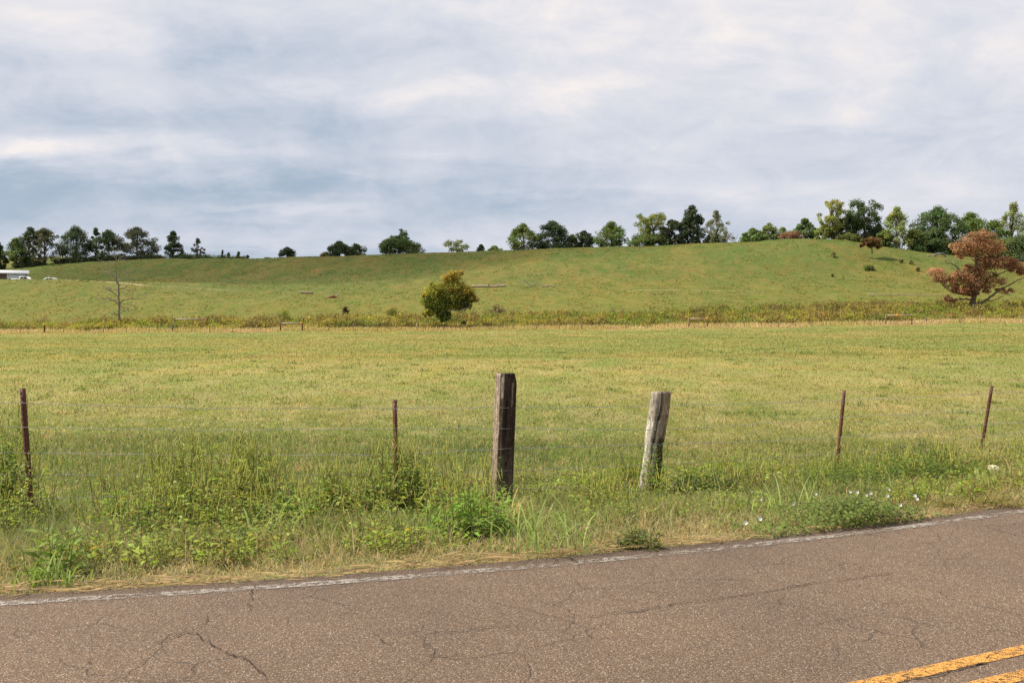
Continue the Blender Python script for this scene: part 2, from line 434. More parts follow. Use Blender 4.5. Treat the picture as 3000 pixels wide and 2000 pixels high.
# ------------------------------------------------------------------ ground sheet
def build_ground():
    rows = np.concatenate([np.arange(-25, 3, 1.2), np.arange(3, 19, .16), 19 * 1.016 ** np.arange(0, 125)])
    y = rows[-1]
    rows = np.concatenate([rows, np.arange(y + 1.6, 345, 1.6), np.geomspace(350, 5000, 40)])
    u0 = np.linspace(-.62, .62, 360)
    u = np.concatenate([-np.geomspace(4.0, .64, 26), u0, np.geomspace(.64, 4.0, 26)])
    Yg = np.repeat(rows[:, None], len(u), 1)
    Xg = u[None, :] * (np.maximum(Yg, 0) * 1.0 + 3.5)
    zg = Z(Xg, Yg)
    nr, nc = Yg.shape
    idx = np.arange(nr * nc).reshape(nr, nc)
    q = np.stack([idx[:-1, :-1], idx[:-1, 1:], idx[1:, 1:], idx[1:, :-1]], -1).reshape(-1, 4)
    c = land_colour(Xg, Yg)
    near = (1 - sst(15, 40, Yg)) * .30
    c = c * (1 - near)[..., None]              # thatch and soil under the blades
    c = mixc(c, np.broadcast_to(np.array([.30, .12, .05]), c.shape), .75 * soil_mask(Xg, Yg))
    m, nt, b, out = new_mat('ground')
    a = nt.n('ShaderNodeAttribute', attribute_name='Col'); geo = nt.n('ShaderNodeNewGeometry')
    mp = nt.n('ShaderNodeMapping'); nt.link(geo.outputs['Position'], mp.inputs['Vector']); mp.inputs['Scale'].default_value = (.42, .20, .20)
    n1 = nt.noise(mp.outputs[0], 1.0, 6, .68)
    n2 = nt.noise(geo.outputs['Position'], 14, 4, .7)
    k = nt.math('MULTIPLY_ADD', n1, .7, .65); k2 = nt.math('MULTIPLY_ADD', n2, .8, .6); k = nt.math('MULTIPLY', k, k2)
    c1 = nt.n('ShaderNodeVectorMath', operation='SCALE'); nt.link(a.outputs['Color'], c1.inputs[0]); nt.link(k, c1.inputs['Scale'])
    mp3 = nt.n('ShaderNodeMapping'); nt.link(geo.outputs['Position'], mp3.inputs['Vector']); mp3.inputs['Scale'].default_value = (.35, .12, .12)
    n3 = nt.ramp(nt.noise(mp3.outputs[0], 1.0, 6, .6), [(.5, 0), (.68, 1)])
    mpg = nt.n('ShaderNodeMapping'); nt.link(geo.outputs['Position'], mpg.inputs['Vector']); mpg.inputs['Scale'].default_value = (.5, .22, .22); mpg.inputs['Location'].default_value = (31, 7, 0)
    n4 = nt.ramp(nt.noise(mpg.outputs[0], 1.0, 6, .65), [(.46, 0), (.62, 1)])
    cg = nt.mix(n4, c1.outputs[0], (.72, .93, .66), 'MULTIPLY')
    c2 = nt.mix(nt.math('MULTIPLY', n3, .5), cg, nt.mix(1, c1.outputs[0], (1.28, .98, .95), 'MULTIPLY'))
    nt.link(c2, b.inputs['Base Color']); b.inputs['Roughness'].default_value = .95; b.inputs['Specular IOR Level'].default_value = .1
    bp = nt.n('ShaderNodeBump'); bp.inputs['Distance'].default_value = .16; bp.inputs['Strength'].default_value = .55
    nt.link(n1, bp.inputs['Height']); nt.link(bp.outputs[0], b.inputs['Normal'])
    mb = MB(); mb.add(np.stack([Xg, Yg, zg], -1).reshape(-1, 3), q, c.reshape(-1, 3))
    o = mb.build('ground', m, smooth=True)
    tag(o, kind='structure')
build_ground()

# ------------------------------------------------------------------ road
def road_strip(name, w0, w1, z, mat, x0=-60, x1=70, nseg=260, nw=1, kind='structure', parent=None):
    xs = np.linspace(x0, x1, nseg); ws = np.linspace(w0, w1, nw + 1)
    ey = edge_y(xs); nx, ny = edge_n(xs)
    P = np.stack([xs[:, None] + nx[:, None] * ws, ey[:, None] + ny[:, None] * ws, np.full((nseg, nw + 1), z)], -1)
    idx = np.arange(nseg * (nw + 1)).reshape(nseg, nw + 1)
    q = np.stack([idx[:-1, :-1], idx[:-1, 1:], idx[1:, 1:], idx[1:, :-1]], -1).reshape(-1, 4)[:, ::-1]
    cum = np.concatenate([[0], np.cumsum(np.hypot(np.diff(xs), np.diff(ey)))])
    col = np.stack([np.repeat(cum[:, None], nw + 1, 1) / 200, np.repeat(ws[None], nseg, 0) / 10 + .2, np.zeros((nseg, nw + 1))], -1)
    mb = MB(); mb.add(P.reshape(-1, 3), q, col.reshape(-1, 3))
    o = mb.build(name, mat, parent)
    if kind and parent is None: tag(o, kind=kind)
    return o

def asphalt_nodes(nt, pos):
    big = nt.noise(pos, .5, 4, .6)
    sep = nt.n('ShaderNodeAttribute', attribute_name='Col')
    vo = nt.n('ShaderNodeTexVoronoi'); vo.inputs['Scale'].default_value = 165; nt.link(pos, vo.inputs['Vector'])
    sepc = nt.n('ShaderNodeSeparateColor'); nt.link(vo.outputs['Color'], sepc.inputs[0])
    st = nt.ramp(sepc.outputs[0], [(0, L(90, 74, 61)), (.35, L(113, 94, 77)), (.62, L(126, 106, 87)), (.82, L(141, 119, 99)), (.93, L(160, 131, 99)), (.98, L(184, 172, 157)), (1, L(198, 186, 172))])
    edge = nt.ramp(vo.outputs['Distance'], [(.25, 1), (.62, .62)])
    c = nt.mix(1, st, edge, 'MULTIPLY')
    fine = nt.noise(pos, 300, 2, .6)
    c = nt.mix(.5, c, nt.ramp(fine, [(.3, .7), (.7, 1.2)]), 'MULTIPLY')
    c = nt.mix(1, c, nt.ramp(big, [(.3, (.78, .78, .79)), (.7, (1.12, 1.1, 1.08))]), 'MULTIPLY')
    return c, vo.outputs['Distance'], big

def mat_asphalt():
    m, nt, b, out = new_mat('asphalt')
    geo = nt.n('ShaderNodeNewGeometry'); pos = geo.outputs['Position']
    c, dist, big = asphalt_nodes(nt, pos)
    # hairline crack network
    wn = nt.n('ShaderNodeTexNoise'); wn.inputs['Scale'].default_value = 3.0; wn.inputs['Detail'].default_value = 5; nt.link(pos, wn.inputs['Vector'])
    wv = nt.n('ShaderNodeVectorMath', operation='MULTIPLY_ADD'); nt.link(wn.outputs['Color'], wv.inputs[0]); wv.inputs[1].default_value = (.35, .35, 0); nt.link(pos, wv.inputs[2])
    vc = nt.n('ShaderNodeTexVoronoi', feature='DISTANCE_TO_EDGE'); vc.inputs['Scale'].default_value = 1.5; nt.link(wv.outputs[0], vc.inputs['Vector'])
    cr = nt.ramp(vc.outputs['Distance'], [(0, 1), (.012, 0)])
    ms = nt.ramp(nt.noise(pos, 1.3, 3), [(.44, 0), (.58, 1)])
    cf = nt.math('MULTIPLY', nt.math('MULTIPLY', cr, ms), .55)
    c = nt.mix(cf, c, L(52, 42, 36))
    # darker, less worn border along the outer edge (lateral position in Col.g)
    at_ = nt.n('ShaderNodeAttribute', attribute_name='Col'); sc = nt.n('ShaderNodeSeparateColor'); nt.link(at_.outputs['Color'], sc.inputs[0])
    bd = nt.ramp(nt.math('MULTIPLY_ADD', nt.math('SUBTRACT', nt.noise(pos, 4, 3), .5), .02, sc.outputs[1]), [(.2, .62), (.217, .8), (.235, 1)])
    c = nt.mix(1, c, bd, 'MULTIPLY')
    nt.link(c, b.inputs['Base Color']); b.inputs['Roughness'].default_value = .88; b.inputs['Specular IOR Level'].default_value = .3
    h = nt.math('SUBTRACT', nt.math('MULTIPLY', dist, -.8), nt.math('MULTIPLY', cf, 2.0))
    bp = nt.n('ShaderNodeBump'); bp.inputs['Distance'].default_value = .006; bp.inputs['Strength'].default_value = .9
    nt.link(h, bp.inputs['Height']); nt.link(bp.outputs[0], b.inputs['Normal'])
    return m

def mat_paint(name, colour, wear, scale):
    m, nt, b, out = new_mat(name)
    geo = nt.n('ShaderNodeNewGeometry'); pos = geo.outputs['Position']
    vo = nt.n('ShaderNodeTexVoronoi'); vo.inputs['Scale'].default_value = 165; nt.link(pos, vo.inputs['Vector'])
    n1 = nt.noise(pos, scale, 6, .7); n2 = nt.noise(pos, 2.2, 3)
    at_ = nt.n('ShaderNodeAttribute', attribute_name='Col')
    w = nt.math('ADD', nt.math('ADD', nt.math('MULTIPLY', n1, .75), nt.math('MULTIPLY', vo.outputs['Distance'], .3)), nt.math('MULTIPLY', n2, .35))
    al = nt.ramp(w, [(wear - .05, 1), (wear + .05, 0)])
    sepc = nt.n('ShaderNodeSeparateColor'); nt.link(vo.outputs['Color'], sepc.inputs[0])
    c = nt.mix(1, colour, nt.ramp(sepc.outputs[0], [(0, .72), (1, 1.1)]), 'MULTIPLY')
    nt.link(c, b.inputs['Base Color']); b.inputs['Roughness'].default_value = .8
    bp = nt.n('ShaderNodeBump'); bp.inputs['Distance'].default_value = .005; nt.link(nt.math('MULTIPLY', vo.outputs['Distance'], -1), bp.inputs['Height']); nt.link(bp.outputs[0], b.inputs['Normal'])
    tr = nt.n('ShaderNodeBsdfTransparent'); mx = nt.n('ShaderNodeMixShader'); nt.link(al, mx.inputs[0])
    nt.link(tr.outputs[0], mx.inputs[1]); nt.link(b.outputs[0], mx.inputs[2]); nt.link(mx.outputs[0], out.inputs['Surface'])
    return m

M_ASPHALT = mat_asphalt()
road = road_strip('road', 0, ROADW, .004, M_ASPHALT, nw=10)
# ragged asphalt rim that drops to the soil
road_strip('road_shoulder', -.06, .003, -.012, M_ASPHALT)
line = road_strip('white_edge_line', .155, .265, .0085, mat_paint('white_paint', L(176, 167, 156), .66, 20))
p1 = ground0(2570, 2000); 
p2 = ground0(3000, 1905)
def yellow_strip(name, off, mat):
    d = (p2 - p1)[:2]; d /= np.linalg.norm(d); nrm = np.array([d[1], -d[0]])
    t = np.linspace(-30, 60, 200)
    bend = np.where(np.abs(t) > 3, np.sign(t) * (np.abs(t) - 3) ** 2 * .0012, 0)
    c = p1[:2] + d * t[:, None] - nrm * (bend * np.sign(t))[:, None] + nrm * off
    P = np.stack([np.concatenate([c - nrm * .052, np.full((200, 1), .0085)], 1), np.concatenate([c + nrm * .052, np.full((200, 1), .0085)], 1)], 1)
    i = np.arange(199)[:, None] * 2
    mb = MB(); mb.add(P.reshape(-1, 3), i + np.array([[1, 3, 2, 0]]), np.zeros(3)); return tag(mb.build(name, mat), kind='structure')
M_YEL = mat_paint('yellow_paint', np.array([.70, .335, .062]), .745, 30)
yellow_strip('yellow_centre_line', 0, M_YEL)
yellow_strip('yellow_centre_line', .25, M_YEL)

def cracks():
    z1 = lambda pts: [(x * .4252, 1600 + y * .4252) for x, y in pts]
    z2 = lambda pts: [(1000 + x * .4252, 1550 + y * .4252) for x, y in pts]
    z3 = lambda pts: [(2000 + x * .4252, 1450 + y * .4252) for x, y in pts]
    P = [(z1([(1070, 680), (1150, 650), (1230, 620), (1290, 600), (1340, 602), (1380, 635), (1470, 690), (1560, 735), (1600, 765), (1690, 790), (1750, 820), (1770, 860), (1810, 880), (1850, 935)]), .014),
         (z1([(1340, 602), (1335, 568)]), .014), (z1([(1225, 545), (1260, 578), (1290, 600)]), .009),
         (z1([(1765, 262), (1730, 310), (1732, 370), (1715, 400), (1735, 450)]), .012), (z1([(1430, 455), (1435, 500), (1400, 545), (1380, 572)]), .009),
         (z1([(1968, 490), (1975, 545), (2080, 552)]), .008), (z1([(500, 430), (485, 468)]), .008), (z1([(395, 590), (418, 632)]), .01),
         (z1([(640, 610), (680, 645), (715, 668)]), .009), (z1([(595, 765), (618, 800), (600, 862)]), .012), (z1([(1090, 700), (1130, 730), (1165, 785)]), .007),
         (z1([(120, 610), (175, 640)]), .007), (z1([(1020, 430), (1080, 490)]), .006),
         (z2([(975, 475), (1012, 502), (1150, 535), (1280, 560), (1400, 590), (1540, 630), (1690, 690)]), .009),
         (z2([(1640, 615), (1800, 600), (1900, 585), (2050, 570), (2200, 545), (2352, 512)]) + z3([(0, 745), (150, 735), (300, 712), (600, 668), (900, 610), (1140, 590), (1300, 560), (1470, 543)]), .016),
         (z2([(590, 742), (760, 720), (890, 700), (1080, 680), (1260, 672)]), .012), (z2([(1690, 690), (1690, 730), (1755, 768)]), .014),
         (z2([(1690, 690), (1800, 668), (1900, 640)]), .008), (z2([(490, 850), (560, 885), (720, 880), (880, 882)]), .008), (z2([(210, 725), (300, 790), (390, 835)]), .008),
         (z2([(1550, 485), (1640, 510), (1720, 512)]), .008), (z3([(800, 400), (860, 440)]), .007), (z3([(480, 345), (530, 370)]), .008)]
    mb = MB(); lr = np.random.default_rng(5)
    def strip(pts, w, z):
        q = np.array([ground0(*p)[:2] for p in pts])
        d = np.concatenate([[0], np.cumsum(np.hypot(*np.diff(q, axis=0).T))])
        n = max(4, int(d[-1] / .035)); t = np.linspace(0, d[-1], n)
        x = np.interp(t, d, q[:, 0]) + lr.normal(0, .008, n); y = np.interp(t, d, q[:, 1]) + lr.normal(0, .008, n)
        tx = np.gradient(x); ty = np.gradient(y); l = np.hypot(tx, ty) + 1e-9
        ww = w * lr.uniform(.25, 1.15, n) * np.minimum(1, np.minimum(np.arange(n), np.arange(n)[::-1]) / 3 + .1)
        A = np.stack([x - ty / l * ww / 2, y + tx / l * ww / 2, np.full(n, z)], 1); B = np.stack([x + ty / l * ww / 2, y - tx / l * ww / 2, np.full(n, z)], 1)
        v = np.stack([A, B], 1).reshape(-1, 3); i = np.arange(n - 1)[:, None] * 2
        mb.add(v, i + np.array([[0, 1, 3, 2]]), L(56, 45, 38))
    for pts, w in P: strip(pts, w * .58, .0125)
    strip(z3([(1480, 1290), (1640, 1268), (1720, 1255), (1800, 1245), (1860, 1215), (1940, 1200), (2080, 1165), (2160, 1160)]), .012, .0125)
    strip(z3([(2110, 1140), (2170, 1105), (2185, 1090)]), .012, .0125)
    o = mb.build('crack', M_STONE, road, org=(0, 0, 0)); 
cracks()

# ------------------------------------------------------------------ grass
def scatter(n, Y0, Y1, p=2.0, umax=.62):
    """points in a wedge in front of the road, denser near"""
    r = rng.uniform(0, 1, n)
    a = 2 - p
    Y = (Y0 ** a + r * (Y1 ** a - Y0 ** a)) ** (1 / a) if abs(a) > 1e-6 else Y0 * (Y1 / Y0) ** r
    X = rng.uniform(-umax, umax, n) * (Y + 1.5)
    return X, Y

def jitter_col(c, k=.22, hue=.08):
    n = len(c)
    c = c * rng.uniform(1 - k, 1 + k, (n, 1))
    return np.clip(c * (1 + rng.normal(0, hue, (n, 3)) * np.array([1, .6, 1])), .003, .9)

def grass_field():
    mb = MB()
    # verge and the first metres of pasture
    n = 330000
    X, Y = scatter(n, 5.9, 19, 1.6, .66)
    s = edge_s(X, Y); k = (s > -.07 + .26 * fbm(X * 2.2, X * 0, 99, 3) + .06 * rng.uniform(0, 1, n)) & (Y < 19)
    soil = soil_mask(X, Y); k &= rng.uniform(0, 1, n) > soil * .85
    X, Y, s = X[k], Y[k], s[k]; n = len(X)
    c = land_colour(X, Y)
    dry = rng.uniform(0, 1, n) < .13 + .5 * (1 - sst(.3, 1.7, s + (fbm(X * 1.8, Y * 1.8, 97, 3) - .5) * 2))
    c[dry] = TAN * rng.uniform(.7, 1.15, (dry.sum(), 1))
    tall = fbm(X * .8, Y * .8, 101, 3); clump = fbm(X * 2.6, Y * 2.6, 105, 3)
    verge = sst(.5, 1.4, s) * (1 - sst(3.9, 5.0, s))
    ln = (.055 + .05 * clump + verge * (.04 + .11 * sst(.35, .7, tall)) + .025 * sst(6, 10, s)) * rng.uniform(.5, 1.6, n)
    wild = rng.uniform(0, 1, n) < .022 * verge
    ln[wild] *= rng.uniform(1.6, 2.6, wild.sum())
    ln *= np.where(s < .4, .7, 1)
    dk = fbm(X * 1.7, Y * 1.7, 107, 3)
    c = mixc(c, np.broadcast_to(np.array([.095, .135, .030]), c.shape), .7 * sst(.52, .68, dk) * (1 - dry))
    c = mixc(c, np.broadcast_to(np.array([.19, .245, .05]), c.shape), .5 * sst(.54, .7, clump) * (1 - dry) * sst(.3, 1, s))
    z = Z(X, Y)
    lean = np.abs(rng.normal(.62, .42, n)) + .5 * (1 - sst(.1, .9, s)); lean = np.clip(lean, 0, 1.5)
    mb.blades(np.stack([X, Y, z], 1), rng.uniform(0, 2 * np.pi, n), lean, ln, .0068 * rng.uniform(.5, 1.7, n) * (Y / 9) ** .5, jitter_col(c, .3, .1), .9)
    n = 5000                                     # bent dead stalks
    X, Y = scatter(n, 7, 15, 1.4, .6); s = edge_s(X, Y); k = (s > .3) & (s < 5); X, Y = X[k], Y[k]; n = len(X)
    mb.blades(np.stack([X, Y, Z(X, Y) + .02], 1), rng.uniform(0, 6.28, n), rng.uniform(.2, 1.35, n), rng.uniform(.12, .42, n), rng.uniform(.003, .0055, n), jitter_col(np.tile(np.array([.34, .25, .125]), (n, 1)), .35), 1.0)
    tag(mb.build('verge_grass', M_GRASS), kind='stuff')

    mb = MB()                                   # pasture
    n = 300000
    X, Y = scatter(n, 17.5, 60, 2.1, .60)
    c = land_colour(X, Y); dry = rng.uniform(0, 1, n) < .08
    c[dry] = np.array([.36, .31, .15]) * rng.uniform(.75, 1.1, (dry.sum(), 1))
    ln = rng.uniform(.03, .10, n) * (1 + .4 * (fbm(X * .7, Y * .5, 111, 3) - .5))
    mb.blades(np.stack([X, Y, Z(X, Y)], 1), rng.uniform(0, 2 * np.pi, n), np.abs(rng.normal(.75, .4, n)), ln, .0007 * Y * rng.uniform(.5, 1.4, n), jitter_col(c, .13, .05), .8)
    n = 170000
    X, Y = scatter(n, 55, 151, 2.0, .58)
    c = land_colour(X, Y)
    ln = rng.uniform(.04, .10, n)
    mb.blades(np.stack([X, Y, Z(X, Y)], 1), rng.uniform(0, 2 * np.pi, n), np.abs(rng.normal(.35, .3, n)), ln, .0007 * Y * rng.uniform(.6, 1.4, n), jitter_col(c, .07, .03), .8)
    nt_ = 700                                    # scattered tussocks, grazed round
    X, Y = scatter(nt_, 10.5, 70, 1.7, .6); keep_ = edge_s(X, Y) > 4.0
    X, Y = X[keep_], Y[keep_]
    for x, y in zip(X, Y):
        m = 34; r = rng.uniform(.06, .22) * (1 + y / 60)
        o = rng.normal(0, r, (m, 2)); xx, yy = x + o[:, 0], y + o[:, 1]
        base_ = [np.array([.10, .135, .035]), np.array([.12, .155, .04]), np.array([.27, .215, .10]), np.array([.16, .19, .05])][rng.integers(0, 4)]
        mb.blades(np.stack([xx, yy, Z(xx, yy)], 1), rng.uniform(0, 6.28, m), np.abs(rng.normal(.6, .35, m)), rng.uniform(.07, .2, m), .0007 * max(y, 10) * rng.uniform(.6, 1.3, m), jitter_col(np.tile(base_, (m, 1)), .2), .8)
    tag(mb.build('pasture_grass', M_SWARD), kind='stuff')

    mb = MB()                                   # hill tufts
    n = 46000
    X, Y = scatter(n, 176, 330, 1.0, .58)
    hf = fbm(X * .3, Y * .12, 131, 3); k = hf > rng.uniform(.2, .7, n); X, Y = X[k], Y[k]; n = len(X)
    z = Z(X, Y)
    for j in range(3):
        c = land_colour(X, Y) * rng.uniform(.65, 1.1, (n, 1)) * (np.array([.95, 1.0, .9]) if j else np.array([1.1, .98, .95]))
        o = rng.normal(0, 1, (n, 2)) * np.array([.7, .25])
        mb.blades(np.stack([X + o[:, 0], Y + o[:, 1], z - .03], 1), rng.uniform(0, 2 * np.pi, n), np.abs(rng.normal(.7, .3, n)), rng.uniform(.08, .22, n), rng.uniform(.2, .5, n), c, .7)
    tag(mb.build('hill_grass', M_SWARD), kind='stuff')

    mb = MB()                                   # tall dry grass under the far fence
    n = 42000
    Y = 148.6 + rng.uniform(0, 1, n) ** 1.3 * 9; X = rng.uniform(-.58, .58, n) * Y
    dens = fbm(X * .15, Y * .2, 141, 3); k = dens > rng.uniform(.15, .5, n); X, Y = X[k], Y[k]; n = len(X)
    c = mixc(np.broadcast_to(np.array([.46, .34, .17]), (n, 3)), np.broadcast_to(np.array([.38, .31, .11]), (n, 3)), sst(.4, .65, fbm(X * .1, Y * .3, 151, 3)))
    mb.blades(np.stack([X, Y, Z(X, Y)], 1), rng.uniform(0, 2 * np.pi, n), np.abs(rng.normal(.2, .2, n)), rng.uniform(.3, .8, n) * (.25 + .75 * sst(148.6, 151.5, Y)), rng.uniform(.05, .14, n), jitter_col(c, .18), .5)
    tag(mb.build('dry_grass', M_GRASS), kind='stuff')

    mb = MB()                                   # goldenrod and tall weeds behind it
    n = 17000
    X = rng.uniform(-.60, .60, n) * 168
    u = X / 168
    Yw1 = np.interp(u, [-.6, -.2, .1, .4, .6], [170, 172, 176, 182, 188])
    Y = 156 + rng.uniform(0, 1, n) * (Yw1 - 156); X = u * Y
    pt = fbm(X * .10, Y * .10, 161, 3); sz = fbm(X * .22, Y * .2, 171, 3); pc = fbm(X * .16, Y * .16 + 40, 181, 3)
    hh = (.5 + 1.5 * sst(.35, .75, sz)) * rng.uniform(.55, 1.25, n)
    hh *= np.where(Y > Yw1 - 4, .75, 1.0)
    z = Z(X, Y)
    GR = np.array([.19, .235, .05]); YG = np.array([.36, .335, .06]); OR = np.array([.32, .27, .07]); BR = np.array([.22, .165, .065]); GD = np.array([.62, .46, .05])
    c0 = mixc(np.broadcast_to(YG, (n, 3)), np.broadcast_to(OR, (n, 3)), sst(.44, .62, pt))
    c0 = mixc(c0, np.broadcast_to(GR, (n, 3)), .8 * sst(.52, .68, pc))
    c0 = mixc(c0, np.broadcast_to(BR, (n, 3)), .7 * sst(.58, .72, sz))
    for j in range(9):
        hz = rng.uniform(.15, 1, n) * hh
        o = rng.normal(0, .22, (n, 2)); 
        gold = rng.uniform(0, 1, n) < .02 * (hz > .6 * hh)
        c = jitter_col(c0, .14, .05); c[gold] = GD
        d = np.stack([rng.normal(0, .45, n), rng.normal(0, .45, n), rng.uniform(.4, 1, n)], 1)
        mb.leaves(np.stack([X + o[:, 0], Y + o[:, 1], z + hz * .8], 1), d, rng.normal(0, 1, (n, 3)), rng.uniform(.28, .6, n), rng.uniform(.14, .3, n), c)
    mb.blades(np.stack([X, Y, z], 1), rng.uniform(0, 6.3, n), np.abs(rng.normal(.12, .1, n)), hh, np.full(n, .07), jitter_col(c0 * .8, .2), .2)
    nb = 210                                     # taller bunches of one kind each
    u = rng.uniform(-.58, .58, nb); Y = 157 + rng.uniform(0, 1, nb) ** 1.4 * (np.interp(u, [-.6, -.2, .1, .4, .6], [170, 172, 176, 182, 188]) - 158); X = u * Y
    zb = Z(X, Y)
    for x, y, z in zip(X, Y, zb):
        kind = rng.choice(4, p=[.36, .26, .22, .16]); c_ = [YG * np.array([.85, 1, .9]), GR, BR, np.array([.34, .22, .075])][kind]
        r = rng.uniform(.5, 1.5); h = rng.uniform(.9, 1.6) if kind < 2 else rng.uniform(1.2, 2.1); m = int(60 * r)
        a = rng.uniform(0, 6.28, m); q = np.sqrt(rng.uniform(0, 1, m)) * r; t = rng.uniform(0, 1, m) ** .7
        p = np.stack([x + q * np.cos(a) * (1 - .45 * t), y + q * np.sin(a) * (1 - .45 * t), z + .1 + h * t * (1 - .35 * (q / r) ** 2)], 1)
        d = np.stack([rng.normal(0, .5, m), rng.normal(0, .5, m), rng.uniform(.3, 1, m)], 1)
        mb.leaves(p, d, rng.normal(0, 1, (m, 3)), rng.uniform(.2, .45, m), rng.uniform(.1, .22, m), jitter_col(np.tile(c_ * rng.uniform(.75, 1.2), (m, 1)), .2, .05))
        if kind >= 2: 
            k = int(6 * r); o = rng.normal(0, r * .5, (k, 2)); mb.blades(np.stack([x + o[:, 0], y + o[:, 1], np.full(k, z)], 1), rng.uniform(0, 6.28, k), np.abs(rng.normal(.1, .08, k)), np.full(k, h), np.full(k, .06), jitter_col(np.tile(np.array([.13, .09, .05]), (k, 1)), .2), .15)
    tag(mb.build('tall_weeds', M_BELT), kind='stuff')
grass_field()

# straw lying along the asphalt edge
def straw():
    mb = MB(); n = 1500
    X = rng.uniform(-5, 9.5, n); s0 = np.abs(rng.normal(0, .09, n)) * (0.2 + 1.9 * sst(.3, .8, fbm(X * 1.6, X * 0, 201, 3))) - .015
    sl = np.polyval(np.polyder(_pf), X); nx, ny = edge_n(X)
    Px = X - nx * s0; Py = edge_y(X) - ny * s0
    z = np.maximum(Z(Px, Py), -.02) + rng.uniform(.005, .05, n) * (s0 > 0) + .014
    a = np.arctan(sl) + rng.normal(0, .35, n) + np.pi * (rng.uniform(0, 1, n) < .5)
    d = np.stack([np.cos(a), np.sin(a), rng.normal(0, .10, n)], 1)
    c = np.array([.46, .34, .22]) * rng.uniform(.55, 1.15, (n, 1))
    mb.leaves(np.stack([Px, Py, z], 1), d, np.stack([rng.normal(0, .4, n), rng.normal(0, .4, n), np.ones(n)], 1), rng.uniform(.06, .28, n), rng.uniform(.004, .010, n), c, .05)
    tag(mb.build('dry_straw', M_GRASS), kind='stuff')
straw()

# ------------------------------------------------------------------ roadside weeds
def gz(x, y): return float(Z(x, y))
SPIKE = np.array([.38, .385, .07])
def add_stem_plant(stem, leaf, spike, x, y, h, lr, green, leaf_len=.09, leaf_w=.03, nleaf=26, nspike=5, lean=.18, droop=.3):
    z = gz(x, y)
    a = lr.uniform(0, 6.28); tx, ty = np.cos(a) * lean * lr.uniform(.2, 1), np.sin(a) * lean * lr.uniform(.2, 1)
    t = np.linspace(0, 1, 5)
    pts = np.stack([x + tx * h * t ** 1.5, y + ty * h * t ** 1.5, z - .02 + h * t], 1)
    stem.tube(pts, np.linspace(.0045, .002, 5), np.array([.14, .13, .05]), 3, cap=False)
    tt = lr.uniform(.12, .95, nleaf)
    c = np.stack([np.interp(tt, t, pts[:, q]) for q in range(3)], 1)
    az = lr.uniform(0, 6.28, nleaf)
    d = np.stack([np.cos(az), np.sin(az), lr.uniform(-droop, .75, nleaf)], 1)
    off = lr.uniform(0, .07, nleaf)[:, None]
    nn = np.stack([lr.normal(0, .35, nleaf), lr.normal(0, .35, nleaf), np.ones(nleaf)], 1)
    sc = (1.15 - .6 * tt) * lr.uniform(.6, 1.25, nleaf)
    col = np.clip(green * lr.uniform(.65, 1.35, (nleaf, 1)) * (1 + lr.normal(0, .08, (nleaf, 3))), 0, 1)
    yl = lr.uniform(0, 1, nleaf) < .010; col[yl] = np.array([.5, .38, .05])
    leaf.leaves(c + d * off, d, nn, leaf_len * sc, leaf_w * sc * 1.1, col, .2)
    for k in range(nspike):
        f = lr.uniform(.72, 1.0); b = np.array([np.interp(f, t, pts[:, q]) for q in range(3)])
        az = lr.uniform(0, 6.28); L_ = lr.uniform(.07, .17) * (1.0 if k else 1.25)
        e = np.array([np.cos(az) * .5 * L_, np.sin(az) * .5 * L_, L_])
        if k == 0: b = pts[-1]; e *= np.array([.4, .4, 1])
        P = np.stack([b + e * q + np.array([lr.normal(0, .004), lr.normal(0, .004), 0]) for q in (0, .2, .4, .6, .8, 1)])
        spike.tube(P, np.array([.002, .0042, .005, .0045, .0045, .0018]) * lr.uniform(.8, 1.2), SPIKE * lr.uniform(.8, 1.2), 4)

def weed_clump(name, label, cat, foot, rx, ry, h, n, green, seed, spikes=True, leaf_len=.115, leaf_w=.036, nleaf=32, group=None, hvar=.35, lean=.2):
    lr = np.random.default_rng(seed); p = hit(*foot); root = thing(name, label, cat, p, group)
    st, lf, spk = MB(), MB(), MB()
    n = int(n * 1.7); rx *= 1.3; ry *= 1.25
    for k in range(n):
        a = lr.uniform(0, 6.28); r = math.sqrt(lr.uniform(0, 1))
        x, y = p[0] + rx * r * math.cos(a), p[1] + ry * r * math.sin(a)
        hk = lr.uniform(1 - hvar, 1.08) * (1 - .3 * r * r); add_stem_plant(st, lf, spk, x, y, h * hk, lr, green, leaf_len, leaf_w, nleaf, lr.integers(3, 8) if spikes and hk > .7 else 0, lean)
    st.build('stems', M_STEM, root)['kind'] = 'stuff'; lf.build('leaves', M_WEED, root)
    if spikes: spk.build('flower_spikes', M_WEED, root)['kind'] = 'stuff'
    return root
G1 = np.array([.21, .285, .05]); G2 = np.array([.19, .30, .048]); G3 = np.array([.25, .305, .055]); GD_ = np.array([.075, .12, .028])
weed_clump('ragweed', 'tall ragweed with yellow spikes around the first rusty post at the left edge', 'weed', (2, 1500), .36, .25, 1.12, 20, G1, 11)
weed_clump('ragweed', 'largest ragweed clump, many yellow spikes, midway between the two left rusty posts', 'weed', (600, 1545), .48, .34, .98, 30, G3, 12)
weed_clump('ragweed', 'ragweed with spiky tops rising on the right shoulder of the largest clump', 'weed', (715, 1530), .33, .3, .88, 16, G1, 13)
weed_clump('ragweed', 'ragweed wrapped around the rusty post left of the square wooden post', 'weed', (1160, 1520), .32, .2, .92, 20, G1, 14)
weed_clump('ragweed', 'smaller ragweed between the largest clump and the second rusty post', 'weed', (950, 1520), .36, .25, .66, 16, G3, 15)
weed_clump('leafy_weed', 'pale green broad leaved weed low in front of the ragweed at left', 'weed', (450, 1575), .40, .22, .52, 20, G2 * 1.1, 16, False, .11, .042, 20)
